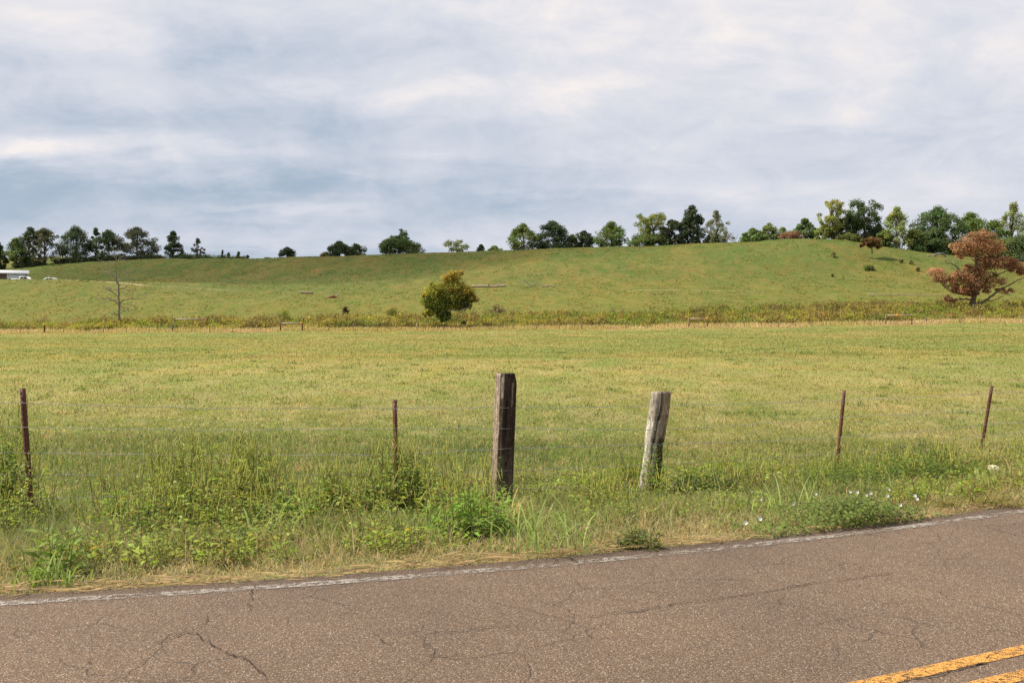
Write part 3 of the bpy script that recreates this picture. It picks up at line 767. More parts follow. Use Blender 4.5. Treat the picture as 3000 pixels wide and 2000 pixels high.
weed_clump('leafy_weed', 'bright green leafy weed beside the right foot of the largest ragweed clump', 'weed', (835, 1570), .30, .2, .55, 16, G2, 17, False, .12, .042, 20)
weed_clump('leafy_weed', 'single broad leaved weed standing in the straw nearest the road at left', 'weed', (180, 1690), .08, .06, .5, 3, np.array([.21, .29, .06]), 18, False, .16, .05, 14)
weed_clump('leafy_weed', 'bushy bright weed at the left foot of the square wooden post', 'weed', (1385, 1590), .30, .2, .55, 22, G2 * 1.1, 19, False, .10, .032, 26)
weed_clump('leafy_weed', 'fine leaved fluffy weed behind the pale round wooden post', 'weed', (1845, 1420), .20, .18, .60, 18, np.array([.20, .26, .04]), 20, False, .07, .010, 46)
weed_clump('leafy_weed', 'dark leafy weed growing right of the pale round wooden post', 'weed', (2085, 1450), .34, .28, .40, 18, np.array([.10, .16, .035]), 21, False, .08, .03, 26)
weed_clump('leafy_weed', 'tangled weed around the foot of the third rusty post', 'weed', (2440, 1415), .5, .35, .46, 22, G1, 22, False, .08, .026, 26)
weed_clump('bramble_bush', 'largest leafy bramble mound between the two right rusty posts', 'bush', (2620, 1440), .95, .55, .52, 48, np.array([.125, .185, .036]), 23, False, .10, .036, 30, None, .4, .5)
weed_clump('bramble_bush', 'dark dense bush top standing behind the bramble mound', 'bush', (2690, 1390), .42, .3, .62, 18, np.array([.095, .14, .034]), 24, False, .09, .034, 28)
weed_clump('leafy_weed', 'low olive and tan weed against the road edge at far right', 'weed', (2920, 1490), .75, .16, .22, 26, np.array([.25, .22, .06]), 25, False, .055, .014, 34, None, .5, 1.1)
weed_clump('leafy_weed', 'small dark weed at the road edge below the pale round post', 'weed', (1870, 1612), .16, .1, .22, 10, np.array([.12, .15, .04]), 26, False, .07, .03, 18)
weed_clump('leafy_weed', 'weed climbing the front of the pale round wooden post', 'weed', (1925, 1452), .10, .04, .85, 6, G2 * 1.15, 27, False, .10, .026, 20, None, .3, .12)

def broad_grass(label, foot, r, n, ln, seed, col):
    lr = np.random.default_rng(seed); p = hit(*foot); mb = MB()
    for k in range(n):
        a = lr.uniform(0, 6.28); q = lr.uniform(0, r); x, y = p[0] + q * math.cos(a), p[1] + q * math.sin(a) * .6
        az = lr.uniform(0, 6.28); l = ln * lr.uniform(.6, 1.2); bend = lr.uniform(.9, 2.5)
        t = np.linspace(0, 1, 6); ang = .15 + bend * t
        dx = np.concatenate([[0], np.cumsum(np.sin(ang[:-1]) * l / 5)]); dz = np.concatenate([[0], np.cumsum(np.cos(ang[:-1]) * l / 5)])
        c = np.stack([x + np.cos(az) * dx, y + np.sin(az) * dx, gz(x, y) - .01 + dz], 1)
        sd = np.array([-np.sin(az), np.cos(az), 0]); w = np.array([.5, .9, 1, .85, .55, .05]) * .011 * lr.uniform(.7, 1.3)
        v = np.stack([c - sd * w[:, None] * .5, c + sd * w[:, None] * .5], 1).reshape(-1, 3); i = np.arange(5)[:, None] * 2
        mb.add(v, i + np.array([[0, 1, 3, 2]]), col * lr.uniform(.75, 1.3))
    o = mb.build('grass_clump', M_GRASS, org=p); return tag(o, label, 'grass clump')
BG = np.array([.24, .31, .085])
broad_grass('clump of long broad blue green blades right of the square post by the road', (1590, 1625), .45, 60, .62, 31, BG)
broad_grass('spray of broad grass blades arching in front of the second rusty post', (1190, 1580), .32, 26, .5, 32, BG)
broad_grass('broad grass blades below the bright weed beside the largest ragweed', (800, 1610), .3, 26, .55, 33, BG)
broad_grass('upright broad grass blades at the left end of the white flowered vine', (2290, 1525), .3, 24, .5, 34, BG)
broad_grass('low flattened green grass clump hugging the asphalt at far left', (110, 1716), .38, 70, .26, 35, np.array([.17, .24, .045]))
broad_grass('dry grass seed stalks in front of the square wooden post', (1490, 1555), .16, 26, .62, 36, np.array([.38, .28, .12]))
broad_grass('tall pale grass stalks leaning at the foot of the fourth rusty post', (2875, 1365), .35, 40, .55, 37, np.array([.42, .33, .14]))

def vine():
    lr = np.random.default_rng(41); p = hit(2500, 1535); root = thing('morning_glory_vine', 'low dark green vine with small white flowers spilling onto the asphalt edge', 'vine', p)
    lf, fl, st = MB(), MB(), MB()
    n = 3000
    px = np.where(lr.uniform(0, 1, n) < .6, lr.normal(2530, 75, n), lr.uniform(2210, 2680, n))
    X = np.array([ground0(q, 1560 - (q - 2200) * .11)[0] for q in px]); X = X + lr.normal(0, .05, n)
    s = np.abs(lr.normal(.10, .42, n)) - .08
    nx, ny = edge_n(X); x = X - nx * s; y = edge_y(X) - ny * s
    mound = .11 * np.exp(-((px - 2530) / 110) ** 2) + .06
    z = np.maximum(Z(x, y), -.02) + mound * lr.uniform(.1, 1.5, n) * np.clip(1.1 - np.abs(s - .2), .2, 1)
    az = lr.uniform(0, 6.28, n); d = np.stack([np.cos(az), np.sin(az), lr.normal(0, .3, n)], 1)
    c = np.array([.155, .205, .045]) * lr.uniform(.5, 1.5, (n, 1))
    lf.leaves(np.stack([x, y, z], 1), d, np.stack([lr.normal(0, .4, n), lr.normal(-.3, .4, n), np.ones(n)], 1), lr.uniform(.022, .045, n), lr.uniform(.02, .038, n), c, .12)
    fpx = [(2164, 1472), (2225, 1487), (2320, 1505), (2360, 1505), (2385, 1470), (2424, 1494), (2452, 1515), (2485, 1464), (2506, 1467), (2510, 1500), (2532, 1477), (2545, 1471), (2594, 1480), (2598, 1459), (2630, 1510), (2673, 1480), (2679, 1491), (2198, 1458), (2228, 1462), (2180, 1568), (2222, 1555), (2402, 1520)]
    fc = []
    for q in fpx:
        g = hit(q[0], q[1] + 18); fc.append(g + np.array([0, -.05, .16]))
    for g in fc:
        m = 5; a = np.arange(m) * 6.28 / m + lr.uniform(0, 1)
        d = np.stack([np.cos(a) * .8, -.45 + np.sin(a) * .3, .35 + np.sin(a) * .8], 1)
        fl = MB(); fl.leaves(np.repeat(g[None], m, 0), d, np.tile([[0, -1., .5]], (m, 1)), .021, .020, np.array([.8, .8, .78]), .0); fl.build('flower', M_PLASTIC, root)
    for k in range(60):
        i, j = lr.integers(0, n, 2)
        if abs(px[i] - px[j]) < 60:
            st.tube(np.stack([[x[i], y[i], z[i] - .01], [(x[i] + x[j]) / 2, (y[i] + y[j]) / 2, (z[i] + z[j]) / 2], [x[j], y[j], z[j] - .01]]), .002, np.array([.12, .10, .05]), 3)
    lf.build('leaves', M_WEED, root); st.build('stems', M_STEM, root)
vine()

def clover():
    p = hit(1227, 1520); root = thing('clover_flower', 'single pale pink clover flower in the grass left of the square post', 'flower', p)
    st, hd = MB(), MB(); st.tube(np.stack([p + np.array([0, 0, -.01]), p + np.array([.005, 0, .08]), p + np.array([0, 0, .14])]), .0025, G1, 4)
    lr = np.random.default_rng(3); n = 60; d = lr.normal(0, 1, (n, 3)); d[:, 2] = np.abs(d[:, 2]) * .9 - .2
    hd.leaves(np.repeat((p + np.array([0, 0, .14]))[None], n, 0), d, lr.normal(0, 1, (n, 3)), .024, .010, np.array([.66, .36, .46]))
    st.build('stem', M_STEM, root); hd.build('flower_head', M_WEED, root)
clover()

def low_weeds():                                 # small broad leaves among the verge grass
    st, lf, spk = MB(), MB(), MB(); lr = np.random.default_rng(77)
    n = 9000; X, Y = scatter(n, 7, 16, 1.4, .6); s = edge_s(X, Y)
    w = fbm(X * .7, Y * .7, 211, 3)
    for x, y, sv, q in zip(X, Y, s, w):
        if sv < .7 or sv > 6.4 or q < lr.uniform(.33, .62): continue
        if -.4 < x - .25 < .5 and y < 12 or 1.3 < x < 2.3 and y < 12.9 and lr.uniform() < .7: continue
        h = lr.uniform(.12, .38) * (1.25 if 2.2 < sv < 4.8 else .7)
        if x < .2 and 1.8 < sv < 4.4: h *= lr.uniform(1.2, 1.9)
        add_stem_plant(st, lf, spk, x, y, h, lr, G3 * lr.uniform(.75, 1.35) if lr.uniform() < .85 else np.array([.26, .2, .06]), lr.uniform(.05, .10), lr.uniform(.02, .04), 17, lr.integers(0, 4) if h > .28 else 0, .3)
    for m, (nm) in ((lf, 'weed_leaves'),):
        for src in (st, spk):
            for v, c in zip(src.v, src.c): pass
    root = thing('verge_weeds', None, None, (0, 0, 0)); root['kind'] = 'stuff'
    lf.build('leaves', M_WEED, root); st.build('stems', M_STEM, root); spk.build('flower_spikes', M_WEED, root)['kind'] = 'stuff'
low_weeds()

# ------------------------------------------------------------------ near fence
def near_fence():
    base = hit(1470, 1500)
    root = thing('wire_fence', 'sagging barbed wire fence along the road on two wooden and four rusty steel posts', 'fence', base)
    lr = np.random.default_rng(51)
    pos = {}
    def tpost(foot, top, label):
        b = hit(*foot); t = at(top[0], top[1], b[1]); t[1] = b[1] + .02
        ax = t - b; h = np.linalg.norm(ax); ax /= h
        mb = MB(); a = -.35 + lr.normal(0, .1)
        ex = np.array([math.cos(a), math.sin(a), 0]); ey = np.array([-math.sin(a), math.cos(a), 0])
        rust = np.array([.15, .058, .036]) * (.62 if foot[0] < 200 else 1)
        def bar(w, d, ox, oy, z0, z1, col):
            ns = 10; zz = np.linspace(z0, z1, ns)
            V = []
            for z in zz:
                c = b + ax * z + ex * ox + ey * oy
                V += [c - ex * w - ey * d, c + ex * w - ey * d, c + ex * w + ey * d, c - ex * w + ey * d]
            f = [[3, 2, 1, 0]] + [[k * 4 + j, k * 4 + (j + 1) % 4, k * 4 + 4 + (j + 1) % 4, k * 4 + 4 + j] for k in range(ns - 1) for j in range(4)] + [[(ns - 1) * 4 + j for j in range(4)]]
            cc = np.array([col * lr.uniform(.7, 1.3) for _ in zz]).repeat(4, 0)
            mb.add(np.array(V), np.array(f), cc)
        bar(.026, .004, 0, -.02, -.15, h, rust)                 # flange
        bar(.0035, .022, 0, .0062, -.15, h - .002, rust * .8)    # web
        for z in np.arange(.12, h - .03, .055): bar(.007, .004, 0, -.0275, z, z + .028, rust * 1.2)   # studs
        for k in range(26):                                      # flakes of old white paint near the top
            z = h - abs(lr.normal(0, .09)) - .004
            c = b + ax * z + ex * lr.uniform(-.019, .019) + ey * (-.0245)
            e = lr.uniform(.002, .006)
            mb.add(np.array([c - ex * e, c + ax * e * 1.5, c + ex * e, c - ax * e * 1.5]), np.array([[0, 1, 2, 3]]), np.array([.6, .55, .5]))
        o = mb.build('steel_post', M_RUST, root); o['label'] = label
        return b
    pos[0] = tpost((95, 1520), (65, 1137), 'rusty steel post at the left edge among ragweed')
    pos[1] = tpost((1165, 1512), (1158, 1170), 'rusty steel post left of the square wooden post')
    pos[4] = tpost((2450, 1390), (2475, 1143), 'rusty steel post right of the pale round post')
    pos[5] = tpost((2868, 1352), (2907, 1130), 'rusty steel post farthest to the right')
    # square tie post
    b = hit(1468, 1505); t = at(1484, 1093, b[1]); h = t[2] - b[2]
    a = .42; nper, nr = 48, 60; lx, ly = .215, .155
    V, C = [], []
    for i in range(nr + 1):
        f = -.1 + 1.1 * i / nr
        cx = b[0] + (t[0] - b[0]) * f; cz = b[2] + h * f
        for j in range(nper):
            q = j / nper * 4; side = int(q); r = q - side
            x, y = [(-.5 + r, -.5), (.5, -.5 + r), (.5 - r, .5), (-.5, .5 - r)][side]
            rr = 1 - .06 * (max(abs(x), abs(y)) > .48) * (min(abs(x), abs(y)) > .44)
            g = float(fbm(np.array(j * .9 + .3), np.array(f * 3.0), 301, 3)) - .5
            g2 = float(fbm(np.array(j * .3), np.array(f * 1.2), 305, 2)) - .5
            k = rr * (1 + .05 * g + .09 * g2)
            zt = cz
            wx, wy = x * lx * k, y * ly * k
            if f > .93 and x > .2: wx -= (f - .93) * .7 * (x - .2) * 2       # broken corner
            crack = side == 0 and abs(r - .46 - .04 * math.sin(f * 7)) < .018 and f > .35
            if crack: wy += .014
            if side == 3 and .56 < f < .68 and r > .55: wx += .018 * math.sin((f - .56) / .12 * 3.14)
            V.append((cx + wx * math.cos(a) - wy * math.sin(a), b[1] + wx * math.sin(a) + wy * math.cos(a), zt))
            if side == 3: c = np.array([.36, .27, .195]) * (1 + .9 * g)  # left face painted lighter as sunlit; front is dark wood plus painted shade
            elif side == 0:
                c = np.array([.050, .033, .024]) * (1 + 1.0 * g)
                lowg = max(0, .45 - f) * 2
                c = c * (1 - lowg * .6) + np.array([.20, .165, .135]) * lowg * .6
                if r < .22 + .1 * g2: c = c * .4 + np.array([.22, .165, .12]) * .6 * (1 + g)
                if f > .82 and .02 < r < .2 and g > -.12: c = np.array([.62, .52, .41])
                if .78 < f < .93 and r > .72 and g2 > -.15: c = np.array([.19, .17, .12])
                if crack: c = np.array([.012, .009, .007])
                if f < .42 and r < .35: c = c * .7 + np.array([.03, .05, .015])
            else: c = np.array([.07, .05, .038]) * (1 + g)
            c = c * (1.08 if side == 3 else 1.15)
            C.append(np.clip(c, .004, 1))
    V = np.array(V); C = np.array(C)
    fa = [[i * nper + j, i * nper + (j + 1) % nper, (i + 1) * nper + (j + 1) % nper, (i + 1) * nper + j] for i in range(nr) for j in range(nper)]
    n0 = len(V); top = V[-nper:]; ctr = top.mean(0) + np.array([0, 0, -.008])
    V = np.concatenate([V, ctr[None]]); C = np.concatenate([C, [[.12, .09, .07]]])
    tri = [[n0, nr * nper + j, nr * nper + (j + 1) % nper] for j in range(nper)]
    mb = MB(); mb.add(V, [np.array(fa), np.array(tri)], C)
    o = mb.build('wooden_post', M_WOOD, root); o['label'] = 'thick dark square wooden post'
    pos[2] = b
    # round pale post
    b = hit(1905, 1446)
    prof = [(-.10, 1899, 62), (0, 1900, 63), (.16, 1905, 59), (.32, 1912, 57), (.45, 1915, 52), (.57, 1919, 59), (.68, 1925, 59), (.83, 1932, 58), (.97, 1936, 57), (1, 1936, 55)]
    t = at(1936, 1147, b[1]); h = t[2] - b[2]
    nper, nr = 40, 50; V, C = [], []
    pf = np.array(prof)
    for i in range(nr + 1):
        f = -.1 + 1.1 * i / nr
        pxc = np.interp(f, pf[:, 0], pf[:, 1]); rad = np.interp(f, pf[:, 0], pf[:, 2]) / 2 / F * b[1]
        cx = at(pxc, 1300, b[1])[0]
        for j in range(nper):
            th = j / nper * 6.2832
            g = float(fbm(np.array(j * .8), np.array(f * 4.0), 321, 3)) - .5
            g2 = float(vn(np.array(j * 1.0), np.array(f * 1.3), 325)) - .5
            groove = (abs(((th - 4.55 + .15 * math.sin(f * 5)) + 3.14) % 6.28 - 3.14) < .09) and f > .3
            r = rad * (1 + .08 * g + .06 * g2 - (.16 if groove else 0))
            zt = b[2] + h * f + (.012 * g if i == nr else 0)
            V.append((cx + r * math.cos(th), b[1] + r * .9 * math.sin(th), zt))
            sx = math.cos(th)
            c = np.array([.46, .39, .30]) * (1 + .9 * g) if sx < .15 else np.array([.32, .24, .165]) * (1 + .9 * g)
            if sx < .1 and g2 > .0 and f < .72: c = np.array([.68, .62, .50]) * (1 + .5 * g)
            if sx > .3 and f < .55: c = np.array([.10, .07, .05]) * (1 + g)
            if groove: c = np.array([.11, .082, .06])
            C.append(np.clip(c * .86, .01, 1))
    V = np.array(V); C = np.array(C); n0 = len(V)
    fa = [[i * nper + j, i * nper + (j + 1) % nper, (i + 1) * nper + (j + 1) % nper, (i + 1) * nper + j] for i in range(nr) for j in range(nper)]
    V = np.concatenate([V, V[-nper:].mean(0)[None] - np.array([[0, 0, .012]])]); C = np.concatenate([C, [[.20, .14, .10]]])
    tri = [[n0, nr * nper + j, nr * nper + (j + 1) % nper] for j in range(nper)]
    mb = MB(); mb.add(V, [np.array(fa), np.array(tri)], C)
    o = mb.build('wooden_post', M_WOOD, root, smooth=False); o['label'] = 'shorter pale round wooden post, lichen covered and crooked'
    pos[3] = b
    # wires (px, one y per strand)
    W = [(-900, 1165, 1245, 1335, 1410, 1475, pos[0][1] - .9), (0, 1180, 1250, 1326, 1390, 1462, pos[0][1] - .1), (72, 1181, 1252, 1326, 1390, 1461, pos[0][1] - .035), (620, 1196, 1260, 1334, 1392, 1446, .5 * (pos[0][1] + pos[1][1]) - .03),
         (1160, 1195, 1255, 1331, 1388, 1433, pos[1][1] - .035), (1478, 1194, 1254, 1314, 1379, 1430, pos[2][1] - .11), (1700, 1193, 1257, 1307, 1370, 1428, .5 * (pos[2][1] + pos[3][1]) - .1), (1925, 1187, 1259, 1301, 1361, 1422, pos[3][1] - .16),
         (2200, 1183, 1243, 1293, 1345, 1395, .5 * (pos[3][1] + pos[4][1]) - .1), (2470, 1173, 1220, 1280, 1325, 1368, pos[4][1] - .035), (2690, 1163, 1213, 1264, 1300, 1340, .5 * (pos[4][1] + pos[5][1]) - .03), (2900, 1152, 1200, 1242, 1273, 1312, pos[5][1] - .035), (3000, 1147, 1195, 1238, 1269, 1306, pos[5][1] + .75), (3900, 1125, 1165, 1200, 1230, 1260, pos[5][1] + 8)]
    for k in range(5):
        K = np.array([at(w[0], w[1 + k], w[6]) for w in W])
        d = np.concatenate([[0], np.cumsum(np.linalg.norm(np.diff(K, axis=0), axis=1))])
        n = int(d[-1] / .06); tt = np.linspace(0, d[-1], n)
        P = np.stack([np.interp(tt, d, K[:, q]) for q in range(3)], 1)
        P[:, 2] += .004 * np.sin(tt * 9 + k) + lr.normal(0, .0012, n)
        mb = MB(); g = np.array([.36, .35, .34]) if k < 3 else np.array([.32, .29, .26])
        mb.tube(P, .0032, g, 3, cap=False)
        for q in np.arange(.05, d[-1], .127):
            c = np.array([np.interp(q, tt, P[:, z]) for z in range(3)])
            for s_ in (0, 1):
                v = lr.normal(0, 1, 3); v /= np.linalg.norm(v); c2 = c + np.array([.006 * s_, 0, 0])
                mb.tube(np.stack([c2 - v * .014, c2 + v * .014]), .0013, g, 3, cap=False)
        mb.build('barbed_wire', M_WIRE, root)
near_fence()

# ------------------------------------------------------------------ far fence and braces
def far_fence():
    xs = [60, 186, 236, 303, 370, 437, 562, 614, 682, 752, 964, 1035, 1106, 1176, 1247, 1299, 1369, 1436, 1503, 1571, 1638, 1703, 1769, 1833, 1896, 1958,
          2129, 2181, 2231, 2281, 2329, 2376, 2421, 2466, 2510, 2552, 2714, 2757, 2812, 2872, 2932, 2996]
    lr = np.random.default_rng(61)
    def gpt(px, Y): 
        x = at(px, 960, Y)[0]; return np.array([x, Y, gz(x, Y)])
    root = thing('wire_fence', 'far wire fence of thin rusty posts with pale tips across the middle of the pasture', 'fence', gpt(1300, 150))
    tops = []
    for px in xs:
        p = gpt(px, 150 + lr.normal(0, .15)); h = 1.18 * lr.uniform(.93, 1.08)
        mb = MB(); t = p + np.array([lr.normal(0, .03), 0, h])
        red = lr.uniform(.7, 1.3)
        mb.tube(np.stack([p - [0, 0, .1], p + (t - p) * .88]), .042, np.array([.14, .08, .045]) * red, 4)
        mb.tube(np.stack([p + (t - p) * .885, t]), .046, np.array([.5, .46, .38]) if px > 200 else np.array([.2, .12, .07]), 4)
        mb.build('steel_post', M_RUST, root); tops.append(t)
    for px, c in ((130, (.10, .06, .035)), (505, (.2, .17, .15))):
        p = gpt(px, 150); mb = MB(); hh = 1.45 if px < 200 else 1.5
        mb.tube(np.stack([p - [0, 0, .1], p + [0.02, 0, hh * .5], p + [0, 0, hh]]), .11 if px < 200 else .085, np.array(c), 8)
        o = mb.build('wooden_post', M_WOOD, root)
        if px < 200:
            mb = MB(); mb.box(p + np.array([0, -.13, hh - .28]), .26, .1, .26, np.array([.8, .33, .03]), 0, .03); mb.build('insulator', M_PLASTIC, o, org=ORG[root.name])
    p = gpt(1222, 150); mb = MB(); mb.tube(np.stack([p + [.12, 0, -.1], p + [-.06, 0, 1.25]]), .05, np.array([.55, .5, .42]), 6); mb.build('white_stake', M_WOOD, root)
    xall = np.linspace(-90, 92, 260)
    for hz in (.35, .72, 1.05):
        P = np.stack([xall, np.full_like(xall, 149.95), Z(xall, np.full_like(xall, 150)) + hz], 1)
        mb = MB(); mb.tube(P, .006, np.array([.3, .28, .25]), 3, cap=False); mb.build('fence_wire', M_WIRE, root)
    # second line of posts behind the weeds
    xb = [410, 535, 873, 1217, 1281, 1455, 1503, 1551, 1598, 1645, 1795, 2680, 2835]
    root2 = thing('wire_fence', 'second fence of short post tips just showing above the goldenrod', 'fence', gpt(1500, 171))
    for px in xb:
        p = gpt(px, 173); mb = MB(); h = 1.75
        mb.tube(np.stack([p - [0, 0, .1], p + [0, 0, h - .15]]), .045, np.array([.16, .1, .06]), 4)
        mb.tube(np.stack([p + [0, 0, h - .148], p + [0, 0, h]]), .05, np.array([.55, .5, .42]), 4); mb.build('steel_post', M_RUST, root2)
    for hz in (.9, 1.4):
        P = np.stack([xall, np.full_like(xall, 172.95), Z(xall, np.full_like(xall, 173)) + hz], 1)
        mb = MB(); mb.tube(P, .006, np.array([.3, .28, .25]), 3, cap=False); mb.build('fence_wire', M_WIRE, root2)
    # H braces
    def brace(x0, x1, ytop, Y, label, ins, tilt=0, rail=(.46, .38, .28), third=None):
        a, b = gpt(x0, Y), gpt(x1, Y)
        r = thing('fence_brace', label, 'fence brace', (a + b) / 2)
        za, zb = at(x0, ytop, Y)[2], at(x1, ytop + tilt, Y)[2]
        dark = np.array([.13, .085, .05]) if x0 < 1000 else np.array([.28, .19, .11])
        for q, zt in ((a, za), (b, zb)):
            mb = MB(); mb.tube(np.stack([q - [0, 0, .15], q * [1, 1, 0] + [0, 0, (q[2] + zt) / 2], q * [1, 1, 0] + [0, 0, zt + .1]]), [.11, .1, .1], dark, 8); mb.build('brace_post', M_WOOD, r)
        mb = MB(); mb.tube(np.stack([[a[0] + .1, Y - .02, za - .1], [(a[0] + b[0]) / 2, Y - .02, (za + zb) / 2 - .07], [b[0] - .1, Y - .02, zb - .1]]), .105, np.array(rail), 8); mb.build('rail', M_WOOD, r)
        if third:
            c = gpt(third, Y); mb = MB(); mb.tube(np.stack([c - [0, 0, .1], c * [1, 1, 0] + [0, 0, za - .25]]), .05, dark * .8, 6); mb.build('steel_post', M_RUST, r)
        if ins:
            c = at(ins, ytop + 1 + tilt * .5, Y); mb = MB(); mb.box(c + np.array([0, -.22, -.14]), .32, .12, .3, np.array([.82, .36, .03]), .1, .04); mb.build('insulator', M_PLASTIC, r)
    brace(822, 886, 945, 150, 'dark timber fence brace with pale rail and orange insulator, left of the leafy tree', 884)
    brace(2018, 2072, 932, 150, 'plain light timber fence brace in the far fence right of centre', 2071, 0, (.5, .38, .25))
    brace(2595, 2671, 922, 150, 'widest light timber fence brace with a thin middle post, left of the rust coloured oak', 2628, 0, (.5, .38, .25), 2628)
    brace(512, 608, 934, 160, 'pale railed fence brace half hidden in goldenrod near the bare tree', None, -2, (.42, .36, .30))
far_fence()

# ------------------------------------------------------------------ trees
BARK = np.array([.10, .078, .06])
def curve(a, b, sag=0.0, n=6, lr=None, wob=.0):
    t = np.linspace(0, 1, n)[:, None]
    p = a * (1 - t) + b * t
    p[:, 2] += sag * np.sin(np.pi * t[:, 0])
    if lr is not None and wob: p[1:-1] += lr.normal(0, wob, (n - 2, 3))
    return p

PROF = {'round': lambda t: np.clip(1 - np.abs(2 * t - .95) ** 2.4, 0, 1) ** .55,
        'dome': lambda t: np.clip(1 - t ** 2.3, 0, 1) ** .62,
        'column': lambda t: np.clip(1 - np.abs(2 * t - .9) ** 4, 0, 1) ** .5 * (1 - .25 * t),
        'cone': lambda t: np.clip(1.02 - t, 0, 1) ** .8,
        'oval': lambda t: np.clip(1 - np.abs(2 * t - .85) ** 2.2, 0, 1) ** .6 * (1 - .2 * t),
        'vase': lambda t: np.clip(1 - np.abs(2 * t - 1.2) ** 2.6, 0, 1) ** .6 * (.55 + .5 * t)}

def crown_leaves(mb, centres, rad, nl, size, col, lr, flat=.75, alt=None, altp=0.0):
    for c, r in zip(centres, rad):
        k = lr.uniform(.72, 1.28); cc = col * k * (1 + lr.normal(0, .06, 3))
        if alt is not None and lr.uniform() < altp: cc = alt * k
        d = lr.normal(0, 1, (nl, 3)); d /= np.linalg.norm(d, axis=1, keepdims=True)
        q = lr.uniform(.1, 1, (nl, 1)) ** .5
        p = c + d * q * r * np.array([1, 1, flat])
        nn = d * .8 + np.array([0, 0, .6]) + lr.normal(0, .5, (nl, 3))
        dd = np.cross(nn, lr.normal(0, 1, (nl, 3))); dd[:, 2] -= .25
        s = size * lr.uniform(.6, 1.35, nl)
        mb.leaves(p, dd, nn, s, s * .8, np.clip(cc * lr.uniform(.75, 1.25, (nl, 1)), .002, 1), .12)

def tree(label, px, top, w, Y, seed, shape='round', col=(.05, .075, .022), base=.12, ncl=46, nl=85, size=.42, cl=.27, cat='tree', name='tree', group='trees along the ridge', trunks=1, gap=.0, squash=1.0, alt=None, altp=.0, bark=BARK, sway=.15):
    lr = np.random.default_rng(seed); col = np.array(col)
    x = at(px, 800, Y)[0]; b = np.array([x, Y, gz(x, Y)]); zt = at(px, top, Y)[2]; h = zt - b[2]; rr = w / 2 / F * Y
    root = thing(name, label, cat, b, group)
    pr = PROF[shape]; cs, rs = [], []
    z0 = h * (base * .6 - .07); rr *= 1.25 if shape in ('oval', 'vase') else 1.12; gap = gap * .62; ncl = int(ncl * 1.5); nl = int(nl * 1.15); col = col * 1.5 * (1 if col.sum() >= .18 else np.array([1.05, 1, 1.15])); size = size * .95
    tries = 0
    rcl = rr * cl
    while len(cs) < ncl and tries < 4000:
        tries += 1
        t = lr.uniform(0, 1) ** .9; a = lr.uniform(0, 6.2832)
        tp = t if shape in ('dome', 'cone') else .15 + .85 * t
        lump = 1 + .26 * (float(fbm(np.array(a * 1.3 + seed), np.array(t * 3.2), seed, 2)) - .5) * 2
        R_ = max(pr(tp) * rr * lump * 1.06 - rcl * .42, 0)
        q = math.sqrt(lr.uniform(.05, 1)) if lr.uniform() < .75 else 1.0
        c = np.array([b[0] + R_ * q * math.cos(a), b[1] + R_ * q * math.sin(a), b[2] + z0 + rcl * .35 + t * (h - z0 - rcl * .95)])
        if gap and float(fbm(np.array(c[0] * .35 + seed), np.array(c[2] * .35), seed + 5, 2)) < gap: continue
        cs.append(c); rs.append(rcl * lr.uniform(.65, 1.25))
    tk = MB()
    for k in range(trunks):
        o = np.array([lr.uniform(-.35, .35) * rr * (trunks > 1), 0, 0])
        top_ = b + o * 1.6 + np.array([lr.normal(0, .06) * rr, 0, h * .82])
        r0 = max(.12, h * .024) * (1 if trunks == 1 else .7)
        P = curve(b + o - np.array([0, 0, .3]), top_, 0, 7, lr, .02 * h)
        tk.tube(P, np.linspace(r0 * 1.25, r0 * .2, 7), bark, 7)
        for c in cs[::2]:
            s = P[np.clip(int((c[2] - b[2]) / h * 6 - 1.2), 1, 5)]
            tk.tube(curve(s, c, .05 * h * lr.uniform(-.3, 1), 4, lr, .008 * h), np.linspace(r0 * .34, r0 * .07, 4), bark * lr.uniform(.8, 1.2), 4, cap=False)
    lf = MB(); crown_leaves(lf, cs, rs, nl, size, col, lr, .75 * squash, None if alt is None else np.array(alt), altp)
    tk.build('trunk', M_BARK, root, True); lf.build('crown', M_LEAF, root)
    return root

